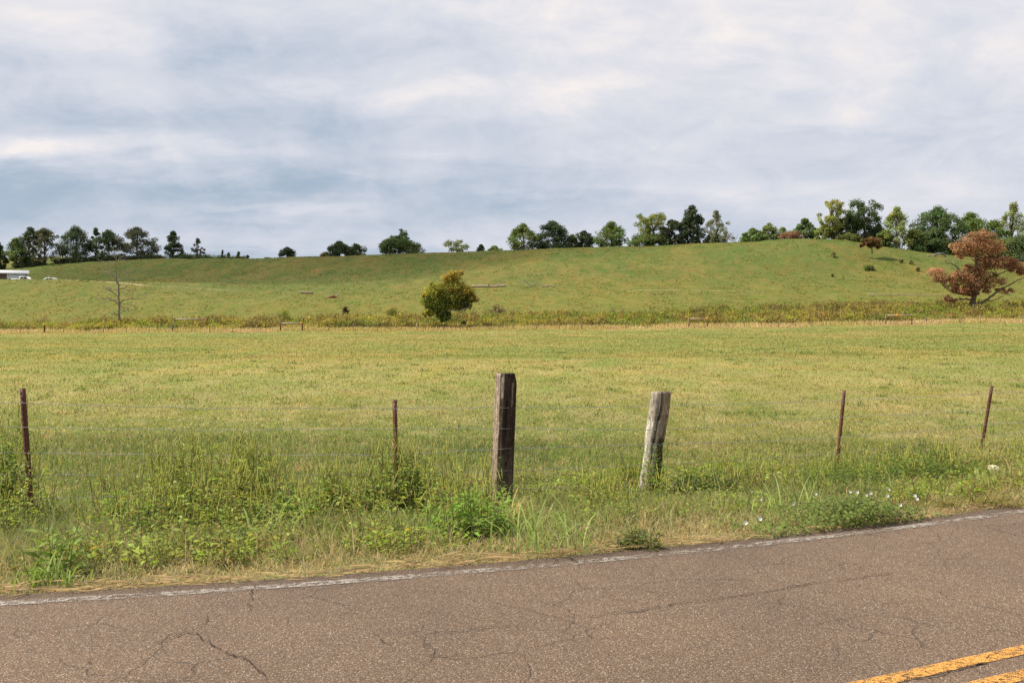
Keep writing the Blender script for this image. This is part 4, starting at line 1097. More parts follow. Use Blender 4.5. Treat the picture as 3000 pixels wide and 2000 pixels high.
DK = (.040, .058, .024); DK2 = (.048, .064, .026); MD = (.075, .105, .032); LT = (.145, .175, .050); YG_ = (.155, .165, .045); PALE = (.16, .18, .085)
def ridge_trees():
    t = tree
    t('dark tree cut off by the left edge of the photo', -6, 706, 46, 318, 1, 'oval', DK2)
    t('grey green tree, first beside the left edge, lower than its dark neighbour', 47, 695, 62, 318, 2, 'oval', MD, .15)
    t('tall narrow dark tree between a grey green tree and a spreading open tree at left', 88, 661, 56, 322, 3, 'round', DK, .1)
    t('wide open crowned brown green tree at far left with sky showing through', 132, 666, 78, 320, 4, 'round', (.062, .066, .028), .18, 50, 60, .4, .22, gap=.42)
    t('broadest dark tree of the left ridge group', 222, 661, 100, 324, 5, 'round', DK, .08, 64, 90)
    t('slender dark tree squeezed behind the right side of the broadest left tree', 281, 667, 34, 326, 6, 'oval', DK2, .42, 24, 70)
    t('dark tree in the middle of the left ridge group, right of the slender tree', 320, 671, 74, 322, 7, 'round', DK, .1, 50, 85)
    t('greyish oak ending the left ridge group on its right', 402, 661, 90, 322, 8, 'round', (.058, .068, .036), .16, 60, 75, gap=.3)
    t('lone dark upright tree with ragged outline right of the left ridge group', 508, 676, 52, 322, 9, 'oval', DK, .06, 40, 80, gap=.25)
    t('thin sparse young tree standing in the hedgerow', 579, 697, 34, 322, 10, 'oval', (.06, .07, .036), .2, 22, 45, .36, .25, gap=.35)
    for k, (px, tp, w) in enumerate([(652, 732, 14), (670, 739, 16), (699, 736, 18), (726, 744, 14)]):
        t(['tallest tiny cedar, first from the left in the hedgerow', 'second tiny cedar from the left in the hedgerow', 'third tiny cedar from the left in the hedgerow', 'lowest tiny cedar, last at the right end of the hedgerow'][k], px, tp, w, 322, 20 + k, 'cone', (.05, .065, .035), .05, 12, 40, .3, .4, name='cedar', cat='cedar', group='small cedars in the hedgerow')
    for k, (px, w, tp) in enumerate([(462, 64, 747), (548, 84, 743), (604, 84, 744), (655, 76, 746), (700, 66, 748)]):
        t(['low shrub left of the lone upright tree', 'hedgerow bush touching the right side of the lone upright tree', 'hedgerow bush under the thin sparse young tree', 'hedgerow bush below the first tiny cedar', 'hedgerow bush at the right end under the third tiny cedar'][k], px, tp, w, 323, 30 + k, 'dome', (.062, .085, .03), 0, 22, 60, .36, .35, name='hedge_bush', cat='bush', group='bushes of the hedgerow')
    t('small round bush alone on the ridge between hedgerow and the small dark tree', 785, 753, 20, 312, 40, 'dome', (.06, .085, .035), 0, 10, 50, .3, .4, name='bush', cat='bush')
    t('small dark tree alone on the ridge with a flared base', 842, 723, 46, 309, 41, 'dome', DK, .02, 30, 70, .38, .28, gap=.2)
    t('low yellow olive bush leaning on the left of a ragged dark tree', 957, 737, 34, 307, 42, 'dome', (.14, .135, .05), 0, 18, 50, .34, .35, name='bush', cat='bush')
    t('ragged dark tree with a hole of sky, left one of a joined pair', 994, 704, 64, 306, 43, 'oval', DK, .04, 36, 80, gap=.3)
    t('lower dark tree right of the ragged one, with a feathery top', 1043, 713, 60, 305, 44, 'dome', DK2, .02, 30, 60, gap=.28)
    t('wide rounded dome shaped dark green tree left of the ridge centre', 1166, 691, 122, 301, 45, 'dome', (.052, .078, .022), .0, 80, 85, .4, .22)
    t('feathery tree top poking out above the dome shaped tree', 1176, 669, 52, 305, 46, 'round', (.065, .09, .036), .5, 26, 60, .38, .28)
    t('thin pale tree with open branches right of the dome shaped tree', 1340, 701, 62, 298, 47, 'vase', PALE, .1, 30, 40, .36, .2, gap=.4)
    t('small dark cone shaped cedar near the ridge centre', 1409, 715, 26, 297, 48, 'cone', DK, 0, 20, 60, .34, .4, name='cedar', cat='cedar')
    t('small pale feathery bush right of the cone shaped cedar', 1450, 719, 34, 297, 49, 'dome', LT, .05, 18, 40, .34, .3, gap=.3, name='bush', cat='bush')
    t('light yellow green tree left of the big black green tree at ridge centre', 1533, 652, 76, 294, 50, 'oval', (.12, .145, .042), .08, 54, 75, .4, .24, gap=.22)
    t('big rounded very dark tree at the ridge centre', 1619, 646, 94, 295, 51, 'round', DK, .05, 66, 95)
    t('small sparse bush between two dark trees at the ridge centre', 1676, 687, 36, 294, 52, 'dome', (.09, .11, .045), 0, 20, 50, gap=.25, name='bush', cat='bush')
    t('small rounded dark tree right of the big very dark one', 1711, 674, 52, 293, 53, 'round', DK2, .03, 36, 85)
    t('lone mid green tree with wispy sides between the two central groups', 1791, 648, 82, 291, 54, 'oval', (.085, .115, .032), .06, 54, 75, gap=.2)
    t('tall yellow green open tree at the left of the group of four', 1912, 618, 78, 287, 55, 'vase', (.135, .15, .042), .12, 54, 65, .4, .22, gap=.3)
    t('low skirt of olive shrubs under the tall yellow green tree', 1895, 680, 104, 285, 56, 'dome', (.085, .11, .032), 0, 44, 75, .4, .24, name='bush', cat='bush')
    t('dark round tree with a yellowish left flank in the group of four', 1967, 640, 66, 288, 57, 'round', DK2, .04, 46, 85, alt=(.12, .12, .04), altp=.15)
    t('tallest dark column shaped tree of the central ridge', 2027, 600, 66, 286, 58, 'column', DK, .02, 66, 95)
    t('pale thin leaved tree right of the dark column', 2097, 615, 76, 284, 59, 'oval', (.14, .15, .09), .05, 54, 50, .36, .2, gap=.36)
    t('olive shrub round the foot of the pale thin leaved tree', 2093, 684, 62, 283, 60, 'dome', (.085, .10, .04), 0, 26, 70, name='bush', cat='bush')
    t('mid green bush beginning the row on the right rise', 2206, 668, 70, 276, 61, 'dome', (.08, .115, .034), 0, 36, 75, name='bush', cat='bush')
    t('pale green bushy tree behind the row on the right rise', 2253, 652, 52, 279, 62, 'oval', (.12, .15, .055), .05, 36, 65, gap=.2)
    t('faint pale bush thinning out right of the pale bushy tree', 2293, 664, 40, 279, 63, 'oval', (.14, .17, .075), .05, 24, 45, gap=.3, name='bush', cat='bush')
    t('reddish brown shrub on the crest of the right hill', 2322, 676, 58, 274, 64, 'dome', (.15, .085, .05), 0, 30, 60, .3, .28, name='bush', cat='bush')
    t('green bushy tree standing behind the reddish brown shrub', 2358, 639, 60, 280, 65, 'oval', (.075, .115, .034), .05, 40, 75)
    t('tall yellow green tree with visible trunk left of the high dark tree', 2439, 582, 68, 274, 66, 'vase', (.155, .16, .042), .2, 50, 65, .38, .22, gap=.3)
    t('low yellow green bush at the foot of the tall yellow green tree', 2414, 655, 48, 276, 67, 'dome', (.15, .165, .045), 0, 28, 60, gap=.15, name='bush', cat='bush')
    t('highest dark many lobed tree of the right ridge', 2531, 582, 92, 274, 68, 'vase', (.045, .068, .022), .1, 66, 85, .4, .22, gap=.24)
    t('dark green lower tree filling the left side below the high dark tree', 2488, 622, 74, 275, 69, 'round', (.06, .085, .024), .02, 46, 85)
    t('dark bushy tree at the right foot of the high dark tree', 2573, 655, 50, 276, 70, 'oval', DK2, 0, 34, 80)
    t('olive spreading bush in front of the high dark tree', 2486, 682, 58, 266, 71, 'dome', (.085, .095, .028), .05, 32, 70, .34, .28, name='bush', cat='bush')
    t('light green birch like tree with pale straight trunk and wispy top', 2626, 602, 84, 268, 72, 'oval', (.15, .175, .05), .14, 60, 65, .38, .24, gap=.2, bark=np.array([.3, .27, .22]))
    t('low green bushes at the foot of the birch like tree', 2592, 672, 54, 268, 73, 'dome', (.075, .105, .03), 0, 28, 75, name='bush', cat='bush')
    t('yellow green undergrowth right of the birch like tree', 2682, 668, 70, 268, 74, 'dome', (.13, .15, .042), 0, 36, 75, name='bush', cat='bush')
    t('biggest dark green tree of the wood at right', 2745, 601, 128, 272, 75, 'round', (.055, .088, .028), -.1, 110, 95, .42, .2)
    t('dark lower boughs of undergrowth below the biggest tree', 2738, 668, 118, 266, 76, 'dome', (.048, .075, .024), -.1, 70, 85, .42, .22, name='bush', cat='bush')
    t('broad green tree right of the biggest tree, behind the rusty oak', 2842, 619, 116, 274, 77, 'round', (.085, .115, .032), -.1, 70, 85)
    t('green tree above the right shoulder of the rusty oak', 2912, 640, 108, 272, 78, 'round', (.08, .11, .03), -.1, 60, 85)
    t('tall sparse yellow green tree at the right edge', 2968, 588, 96, 276, 79, 'oval', (.14, .16, .06), .1, 60, 60, .4, .2, gap=.3)
    t('dark tree filling the right edge behind the rusty oak', 2985, 686, 110, 262, 80, 'dome', (.055, .08, .026), -.05, 70, 85)
    t('brownish olive tree just behind the crown of the rusty oak', 2930, 700, 90, 264, 81, 'dome', (.13, .115, .04), -.05, 50, 75)
    t('dark undergrowth mass behind the trunk line of the rusty oak', 2850, 700, 110, 264, 82, 'dome', (.05, .075, .024), -.05, 60, 80, name='bush', cat='bush')
ridge_trees()

def undergrowth():
    for k, (px, w, tp, Y, lb) in enumerate([(70, 60, 768, 319, 'dark undergrowth below the grey green tree at far left'), (112, 50, 764, 320, 'dark undergrowth round the foot of the open crowned tree'), (178, 44, 757, 322, 'bush in the gap left of the broadest left tree'),
            (235, 70, 748, 321, 'dark undergrowth below the broadest left tree'), (292, 60, 746, 322, 'undergrowth below the slender tree'), (345, 70, 745, 321, 'undergrowth behind the top of the bare tree'), (432, 56, 746, 322, 'dark bush right of the greyish oak'), (395, 40, 748, 321, 'dark bush at the foot of the greyish oak')]):
        tree(lb, px, tp, w, Y, 90 + k, 'dome', (.05, .066, .028), -.05, 20, 60, .36, .34, name='bush', cat='bush', group='undergrowth below the left ridge trees')
undergrowth()

def sub_px(z, sx, sy, sc): return lambda p: (sx + p[0] / sc, sy + p[1] / sc)

def skeleton_tree(name, label, cat, Y, limbs, lobes, bark, seed, to, leafsize, depth=.8, root_px=None, group=None):
    """limbs: list of (points in zoom px, r0, r1[, colour]); lobes: (cx, cy, rx, ry, n, colour, ydir)"""
    lr = np.random.default_rng(seed)
    rp = to(root_px); x = at(rp[0], rp[1], Y)[0]; b = np.array([x, Y, gz(x, Y)])
    root = thing(name, label, cat, b, group)
    tk, lf = MB(), MB()
    for lb in limbs:
        pts, r0, r1 = lb[:3]; bc = lb[3] if len(lb) > 3 else bark
        yo = lr.uniform(-1, 1) * (0 if r0 > .3 else 1.4)
        n = len(pts); P = []
        for k, q in enumerate(pts):
            s = to(q); P.append(at(s[0], s[1], Y + yo * k / max(1, n - 1)))
        P = np.array(P)
        if n > 2:
            t = np.linspace(0, n - 1, n * 3); P = np.stack([np.interp(t, np.arange(n), P[:, q]) for q in range(3)], 1)
            P[1:-1] += lr.normal(0, min(.05, r0 * .18), P[1:-1].shape)
        r = np.linspace(r0, r1, len(P))
        tk.tube(P, r, bc, 7)
        if .03 < r0 < .35:
            for k in range(5):                       # twigs
                i = lr.integers(len(P) // 3, len(P)); v = lr.normal(0, 1, 3); v[2] = abs(v[2]) * .8; v /= np.linalg.norm(v)
                tk.tube(curve(P[i], P[i] + v * lr.uniform(.4, 1.1), .05, 4, lr, .05), np.linspace(max(.02, r[i] * .4), .008, 4), bc, 4, cap=False)
    for (cx, cy, rx, ry, n, col, *rest) in lobes:
        alt = rest[0] if rest else None; col = np.array(col)
        n = int(n * 2.2); ncl = max(3, n // 45); wx, wy = rx, ry
        for k in range(ncl):
            d = lr.normal(0, 1, 3); d /= np.linalg.norm(d); q = lr.uniform(.15, 1) ** .45
            s = to((cx + d[0] * q * wx * .92, cy + d[2] * q * wy * .88))
            scale = abs(to((1, 0))[0] - to((0, 0))[0]) * Y / F
            c = at(s[0], s[1], Y + d[1] * q * wx * scale * depth)
            cc = col * lr.uniform(.75, 1.28) * (1 + lr.normal(0, .07, 3))
            if alt is not None and lr.uniform() < .3: cc = np.array(alt) * lr.uniform(.8, 1.2)
            rc = max(.35, min(wx, wy) * scale * lr.uniform(.42, .72))
            m = 45; dd = lr.normal(0, 1, (m, 3)); dd /= np.linalg.norm(dd, axis=1, keepdims=True)
            p = c + dd * (lr.uniform(.1, 1, (m, 1)) ** .5) * rc * np.array([1, 1, .7])
            nn = dd + np.array([0, 0, .5]) + lr.normal(0, .6, (m, 3)); dr = np.cross(nn, lr.normal(0, 1, (m, 3))); dr[:, 2] -= .3
            sz = leafsize * lr.uniform(.6, 1.4, m)
            lf.leaves(p, dr, nn, sz, sz * .75, np.clip(cc * lr.uniform(.7, 1.3, (m, 1)), .003, 1), .12)
    tk.build('trunk', M_BARK, root, True)
    if lobes: lf.build('crown', M_LEAF, root)
    return root

def special_trees():
    # rust coloured oak on the right
    to = lambda p: (2650 + p[0] / 4.9, 640 + p[1] / 4.9)
    RB = (.30, .160, .082); RB2 = (.28, .150, .078); PK = (.34, .195, .105); GRB = np.array([.17, .145, .12]); WH = np.array([.32, .27, .22])
    limbs = [([(955, 1310), (965, 1230), (985, 1170), (1010, 1120)], .52, .40, np.array([.12, .09, .065])),
             ([(1000, 1130), (1040, 1020), (1035, 900), (1018, 760), (1018, 640), (1022, 540), (1025, 440), (1000, 320)], .34, .06, GRB),
             ([(990, 1120), (975, 1000), (930, 930), (880, 880), (820, 800), (780, 725), (735, 680), (680, 650), (610, 642), (570, 600)], .27, .05, GRB),
             ([(975, 1220), (1040, 1228), (1110, 1212), (1200, 1150), (1290, 1085), (1400, 1000), (1530, 945), (1640, 880), (1760, 830)], .30, .05, np.array([.13, .10, .075])),
             ([(1345, 1055), (1420, 1080), (1530, 1100)], .12, .05, WH), ([(1190, 1185), (1280, 1180), (1350, 1140), (1420, 1120)], .10, .04),
             ([(975, 1170), (860, 1155), (760, 1158), (690, 1165), (600, 1180)], .16, .05), ([(1015, 1110), (1080, 1010), (1160, 920), (1200, 850), (1290, 820), (1450, 760), (1600, 700)], .22, .05, GRB),
             ([(1018, 660), (1060, 610), (1110, 572), (1190, 525), (1320, 518)], .15, .05, WH), ([(940, 1085), (850, 1090), (770, 1080), (650, 1040), (560, 960), (500, 890), (430, 800)], .16, .04),
             ([(1022, 600), (990, 610), (960, 580), (860, 575)], .07, .03, WH), ([(1150, 740), (1230, 690), (1330, 655), (1420, 680)], .08, .03, WH), ([(700, 650), (705, 620), (690, 600), (630, 570)], .05, .02, WH), ([(960, 430), (915, 365)], .05, .03, WH)]
    lobes = [(1030, 400, 300, 150, 1400, RB, PK), (1120, 215, 100, 50, 160, RB, PK), (760, 420, 140, 90, 330, PK, RB), (1100, 250, 190, 90, 450, RB, PK), (1280, 420, 180, 140, 500, RB, PK), (850, 540, 130, 60, 160, PK),
             (1400, 640, 290, 110, 1000, RB, (.17, .09, .05)), (1620, 720, 180, 90, 520, RB2, RB), (1780, 760, 120, 80, 260, RB2, RB),
             (480, 800, 150, 110, 480, PK, RB), (620, 900, 150, 90, 300, RB, PK), (800, 850, 190, 100, 420, RB, RB2), (850, 690, 60, 40, 40, RB),
             (1150, 620, 140, 100, 420, RB, RB2), (1060, 760, 130, 90, 320, RB2, RB), (930, 720, 90, 80, 150, PK, RB), (900, 800, 200, 120, 420, RB, PK), (700, 1000, 140, 70, 200, RB, PK), (1000, 900, 220, 140, 760, RB2, RB), (850, 1020, 240, 80, 520, RB, RB2), (1000, 1060, 120, 60, 200, RB), (620, 1150, 80, 45, 190, RB2), (720, 1170, 50, 25, 60, RB2),
             (1180, 800, 180, 160, 380, RB2, RB), (1330, 900, 190, 110, 240, RB2), (1180, 1030, 140, 60, 150, RB2), (1420, 1030, 140, 60, 140, RB), (1540, 1040, 60, 50, 60, RB), (1080, 440, 42, 30, 50, (.10, .14, .03)), (765, 775, 40, 28, 50, (.10, .14, .03)), (1250, 810, 120, 30, 80, (.09, .11, .03))]
    skeleton_tree('oak_tree', 'broad rust brown oak with dead leaves and grey limbs at the right edge', 'tree', 172, limbs, lobes, np.array([.13, .10, .08]), 201, to, .26, .7, (955, 1290))
    # small red tree on the right slope
    to2 = lambda p: (2150 + p[0] / 2.767, 540 + p[1] / 2.767)
    skeleton_tree('small_tree', 'small reddish tree with bare trunk on the right slope casting a shadow below', 'tree', 246, [([(1122, 560), (1120, 520), (1110, 480), (1115, 440)], .16, .05), ([(1118, 520), (1070, 490), (1040, 480)], .08, .03), ([(1118, 515), (1150, 490), (1180, 480)], .08, .03)],
                  [(1115, 465, 70, 38, 700, (.15, .085, .035), (.19, .10, .045)), (1050, 495, 30, 14, 90, (.15, .09, .04)), (1165, 498, 30, 18, 110, (.16, .085, .045)), (1060, 450, 30, 20, 100, (.11, .10, .03))], BARK, 202, to2, .40, .8, (1122, 555))
    # leafy tree in the middle
    to3 = lambda p: (1200 + p[0] / 4.704, 770 + p[1] / 4.704)
    OR = (.31, .235, .045); OL = (.25, .24, .045); DG = (.13, .17, .038); YG = (.30, .305, .05)
    limbs = [([(440, 815), (450, 740), (470, 660), (490, 600)], .26, .2), ([(480, 600), (540, 545), (600, 490), (680, 410), (740, 330)], .17, .04, np.array([.42, .36, .28])), ([(490, 640), (560, 645), (640, 655), (750, 635), (850, 600)], .14, .05, np.array([.3, .26, .21])),
             ([(480, 600), (420, 480), (360, 400)], .15, .05), ([(590, 500), (600, 400), (610, 250), (605, 130)], .10, .03, np.array([.3, .27, .23])), ([(363, 300), (362, 180)], .022, .015, np.array([.35, .32, .28])), ([(435, 380), (440, 270)], .05, .02, np.array([.3, .27, .23]))]
    lobes = [(320, 400, 140, 120, 900, YG, OL), (260, 520, 110, 110, 560, YG, DG), (420, 560, 140, 130, 1100, DG, OL), (320, 660, 130, 90, 560, (.10, .125, .026), YG), (480, 730, 100, 75, 620, DG, (.07, .1, .025)), (240, 690, 70, 50, 200, OL),
             (600, 190, 150, 90, 620, OR, OL), (690, 130, 60, 35, 110, OR), (520, 230, 70, 80, 210, OR), (575, 600, 130, 70, 420, OL, DG), (620, 520, 120, 90, 420, OL, YG), (480, 350, 90, 110, 420, OL, YG), (480, 460, 100, 90, 400, OL, DG), (600, 320, 160, 110, 720, OL, OR), (560, 440, 130, 110, 560, OL, DG),
             (780, 390, 120, 110, 620, OL, OR), (830, 480, 100, 90, 460, (.13, .13, .03), OR), (690, 500, 130, 100, 600, (.10, .11, .028), OL), (740, 590, 140, 55, 420, (.075, .095, .025), OL), (900, 500, 40, 50, 60, (.24, .13, .04)), (190, 430, 25, 20, 26, (.34, .13, .05)), (310, 280, 40, 35, 70, YG)]
    skeleton_tree('leafy_tree', 'leafy tree beside the far fence, dark green below turning orange at its top', 'tree', 156, limbs, lobes, np.array([.12, .095, .07]), 203, to3, .24, .75, (440, 800))
    # bare tree on the left
    to4 = lambda p: (250 + p[0] / 6.03, 700 + p[1] / 6.03)
    G = np.array([.27, .235, .19]); D = np.array([.16, .13, .105])
    B = [([(600, 1440), (597, 1300), (597, 1200), (590, 1100), (592, 1000), (590, 900), (585, 800), (560, 760), (535, 720), (548, 640), (540, 560), (530, 470), (545, 400), (548, 330), (570, 270)], .20, .04, np.array([.21, .175, .14])),
         ([(580, 1150), (530, 1100), (480, 1070), (420, 1050), (340, 1058), (270, 1055), (180, 1045)], .085, .025, D), ([(520, 1100), (440, 1080), (410, 1100)], .04, .02, D), ([(605, 1150), (640, 1100), (690, 1080), (790, 1050), (900, 1055), (960, 1055), (1040, 1045), (1085, 970)], .085, .02, D),
         ([(610, 1160), (680, 1145), (790, 1160), (870, 1190), (905, 1250)], .05, .018, D), ([(610, 1185), (690, 1215), (770, 1248)], .05, .02, D), ([(580, 1360), (520, 1325), (470, 1340)], .045, .02, D), ([(610, 1310), (650, 1295), (690, 1270)], .035, .015, D),
         ([(560, 1005), (520, 960), (460, 930), (400, 900), (370, 870), (260, 860)], .075, .02, D), ([(460, 930), (430, 880)], .04, .02, D), ([(605, 885), (680, 880), (760, 915), (850, 910), (920, 905)], .06, .02, D), ([(690, 880), (720, 830), (790, 775), (830, 760)], .04, .015, G), ([(560, 900), (490, 870), (380, 865), (330, 840)], .045, .015, G),
         ([(470, 635), (400, 590), (330, 565), (240, 560)], .06, .015, G), ([(535, 700), (500, 650), (440, 580), (400, 520), (350, 460)], .06, .015, G), ([(560, 690), (620, 640), (700, 610), (830, 600)], .05, .014, G), ([(570, 690), (625, 715)], .03, .012, G), ([(660, 610), (740, 550), (820, 500)], .03, .012, G),
         ([(530, 460), (480, 430), (400, 420), (300, 380), (220, 370)], .05, .012, G), ([(545, 400), (620, 350), (680, 270)], .045, .012, G), ([(550, 360), (490, 310), (420, 270)], .04, .012, G), ([(560, 300), (600, 240), (620, 200)], .03, .01, G), ([(548, 330), (520, 260), (500, 220)], .03, .01, G), ([(600, 380), (680, 370), (720, 390)], .03, .01, G),
         ([(690, 1000), (740, 1030), (800, 990), (870, 950), (980, 970)], .03, .012, G), ([(600, 930), (660, 935)], .03, .015, D), ([(390, 1100), (300, 1140)], .02, .01, G)]
    lr = np.random.default_rng(9)
    fine = []
    for pts, r0, r1, c in list(B[1:]):
        for k in range(5):
            i = lr.integers(max(1, len(pts) - 3), len(pts)); p = np.array(pts[i], float); q = np.array(pts[i - 1], float)
            d = (p - q) / (np.linalg.norm(p - q) + 1e-6); a = lr.normal(0, .8); d = np.array([d[0] * math.cos(a) - d[1] * math.sin(a), d[0] * math.sin(a) + d[1] * math.cos(a)])
            s = q + (p - q) * lr.uniform(.2, 1); l = lr.uniform(50, 130)
            fine.append(([tuple(s), tuple(s + d * l * .5 + lr.normal(0, 8, 2)), tuple(s + d * l + lr.normal(0, 12, 2))], .022, .008, G))
    skeleton_tree('bare_tree', 'leafless grey tree with spreading bare branches at left', 'tree', 160, B + fine, [], G, 204, to4, .2, .8, (600, 1430))
special_trees()

# ------------------------------------------------------------------ bushes in and above the weed belt
def small_bush(label, px, py, w, hpx, col, seed, name='bush', alt=None, size=.22, ncl=16, nl=50):
    p = hit(px, py, 100); lr = np.random.default_rng(seed); Y = p[1]
    root = thing(name, label, 'bush', p); rr = w / 2 / F * Y; h = hpx / F * Y
    cs = []; rs = []
    for k in range(ncl):
        t = lr.uniform(0, 1); a = lr.uniform(0, 6.28); q = math.sqrt(lr.uniform(0, 1)) * rr * .75 * PROF['dome'](t)
        cs.append(p + np.array([q * math.cos(a), q * math.sin(a), h * (.15 + .7 * t)])); rs.append(max(.15, rr * .34))
    lf, st = MB(), MB(); crown_leaves(lf, cs, rs, nl, size, np.array(col), lr, .9, alt, .25)
    for c in cs[::2]: st.tube(curve(p - [0, 0, .1], c, 0, 3), [.05, .035, .015], BARK, 4, cap=False)
    st.build('stems', M_BARK, root); lf.build('foliage', M_LEAF, root)
small_bush('yellow green bush in the weeds behind the dark timber brace', 833, 950, 66, 48, (.22, .23, .045), 301)
small_bush('rounded yellow green bush in the weeds left of the leafy tree', 1150, 944, 66, 46, (.22, .215, .05), 302)
small_bush('tall brown seeded weed bush left of the rounded yellow green bush', 1013, 934, 30, 40, (.14, .105, .05), 303, alt=np.array([.1, .09, .04]))
small_bush('dark green shrub under the right boughs of the leafy tree', 1345, 940, 66, 34, (.075, .095, .03), 304)
small_bush('brown seeded weed bush right of the leafy tree', 1455, 925, 70, 34, (.15, .115, .055), 305)
small_bush('green bush at the fence just right of the leafy tree', 1355, 962, 36, 26, (.16, .18, .045), 306)
small_bush('dark green bush at the right foot of the rusty oak', 2893, 918, 56, 22, (.07, .095, .028), 307)
small_bush('second dark bush further right of the rusty oak trunk', 2930, 918, 44, 16, (.085, .105, .03), 308)
small_bush('dark bushy weeds left of the widest timber brace', 2500, 938, 40, 26, (.14, .12, .045), 309)
small_bush('low dark green shrub alone on the right slope below the reddish tree', 2545, 791, 34, 14, (.12, .16, .04), 311, size=.3)
small_bush('small dark shrub on the right slope left of the rusty oak limb', 2691, 794, 18, 10, (.13, .16, .05), 312, size=.3, ncl=8)
small_bush('brown green weed tuft on the slope above the low shrub', 2640, 770, 16, 14, (.20, .20, .065), 313, size=.3, ncl=8)
small_bush('brown green weed tuft right of its twin on the slope', 2670, 774, 16, 12, (.21, .20, .065), 314, size=.3, ncl=8)
small_bush('pale weed patch on the hill left of the reddish tree', 2440, 753, 22, 14, (.17, .16, .055), 315, size=.3, ncl=8)
small_bush('tiny dark bush low on the slope under the low shrub', 2437, 811, 9, 8, (.12, .16, .045), 316, size=.25, ncl=5)

# ------------------------------------------------------------------ fallen wood
def fallen(name, label, cat, to, Yp, parts, seed):
    lr = np.random.default_rng(seed); p = hit(*Yp, 100); root = thing(name, label, cat, p)
    for nm, pts, r0, r1, c in parts:
        mb = MB(); P = []
        for k, q in enumerate(pts): s = to(q); P.append(at(s[0], s[1], p[1] + lr.normal(0, .1)))
        P = np.array(P); n = len(P); t = np.linspace(0, n - 1, max(n * 3, 4)); P = np.stack([np.interp(t, np.arange(n), P[:, q]) for q in range(3)], 1)
        mb.tube(P, np.linspace(r0, r1, len(P)) * (1 + .12 * lr.normal(0, 1, len(P))), np.array(c), 7)
        mb.build(nm, M_BARK, root, True)
LG = (.42, .31, .235); GY = (.33, .28, .23); RD = (.24, .10, .055)
to3 = lambda p: (1200 + p[0] / 4.704, 770 + p[1] / 4.704)
fallen('fallen_log', 'long pale fallen log with an upturned branch, right of the leafy tree', 'log', to3, (1440, 842),
       [('log', [(860, 322), (930, 325), (1050, 320), (1160, 325), (1240, 315), (1320, 314)], .26, .2, LG), ('branch', [(1200, 305), (1240, 278), (1290, 268), (1318, 276)], .11, .05, GY), ('branch', [(1090, 315), (1092, 285)], .1, .07, (.15, .11, .08)), ('branch', [(1215, 318), (1235, 345)], .07, .05, LG), ('branch', [(1320, 318), (1350, 330)], .06, .04, LG)], 401)
fallen('fallen_branch', 'arched grey fallen branches lying right of the long pale log', 'branch', to3, (1575, 842),
       [('branch', [(1660, 325), (1690, 295), (1730, 282), (1780, 300), (1830, 322)], .10, .08, GY), ('branch', [(1670, 325), (1620, 275), (1580, 240), (1550, 230)], .09, .03, GY), ('branch', [(1600, 318), (1690, 325)], .10, .07, LG), ('log', [(1830, 332), (1880, 312), (1940, 312), (2010, 330)], .16, .08, (.38, .30, .23)), ('branch', [(1620, 280), (1570, 250), (1510, 240)], .03, .02, GY)], 402)
to5 = lambda p: (800 + p[0] / 7.35, 820 + p[1] / 7.35)
fallen('fallen_log', 'short straight pale log lying left on the hillside', 'log', to5, (900, 860),
       [('log', [(590, 258), (700, 262), (880, 258)], .12, .10, (.50, .42, .35)), ('log', [(600, 276), (730, 285), (860, 280)], .18, .15, (.28, .17, .11))], 403)
fallen('uprooted_stump', 'uprooted stump with two curved pale branches and red earth', 'stump', to5, (980, 873),
       [('branch', [(1295, 330), (1265, 285), (1210, 250), (1145, 243)], .10, .06, (.48, .4, .33)), ('branch', [(1395, 320), (1410, 290), (1440, 255), (1465, 238)], .10, .05, (.48, .4, .33)), ('stump', [(1110, 392), (1190, 380), (1260, 362), (1340, 355)], .10, .34, RD), ('stump', [(1340, 352), (1350, 325)], .2, .1, (.5, .43, .36)), ('stump', [(1360, 350), (1385, 340), (1390, 310)], .22, .1, (.45, .36, .28))], 404)
toid = lambda p: p
fallen('fallen_pole', 'long thin bleached pole lying across the low right hillside', 'pole', toid, (2650, 866),
       [('pole', [(2543, 860.5), (2556, 861), (2620, 862.5), (2700, 864), (2765, 866)], .09, .05, (.45, .37, .27)), ('pole', [(2543, 860.5), (2560, 862)], .12, .09, (.5, .43, .35))], 405)
fallen('fallen_branch', 'dead grey branch sticking up on the ridge right of the pale thin leaved tree', 'branch', toid, (2146, 712),
       [('branch', [(2130, 698), (2140, 703), (2152, 708)], .12, .08, (.22, .19, .16)), ('branch', [(2152, 710), (2158, 697), (2162, 685)], .08, .04, (.22, .19, .16)), ('branch', [(2138, 702), (2135, 696)], .05, .03, (.22, .19, .16))], 406)
fallen('brush_pile', 'grey brush pile at the wood edge above the rusty oak limb', 'brush pile', toid, (2752, 752),
       [('branch', [(2738, 748), (2750, 743), (2765, 746), (2772, 752)], .3, .15, (.2, .18, .165)), ('branch', [(2718, 748), (2733, 752)], .16, .1, (.42, .34, .26)), ('branch', [(2745, 745), (2758, 742), (2768, 744)], .2, .1, (.25, .23, .21)), ('branch', [(2775, 755), (2790, 765)], .12, .08, (.45, .36, .28))], 407)

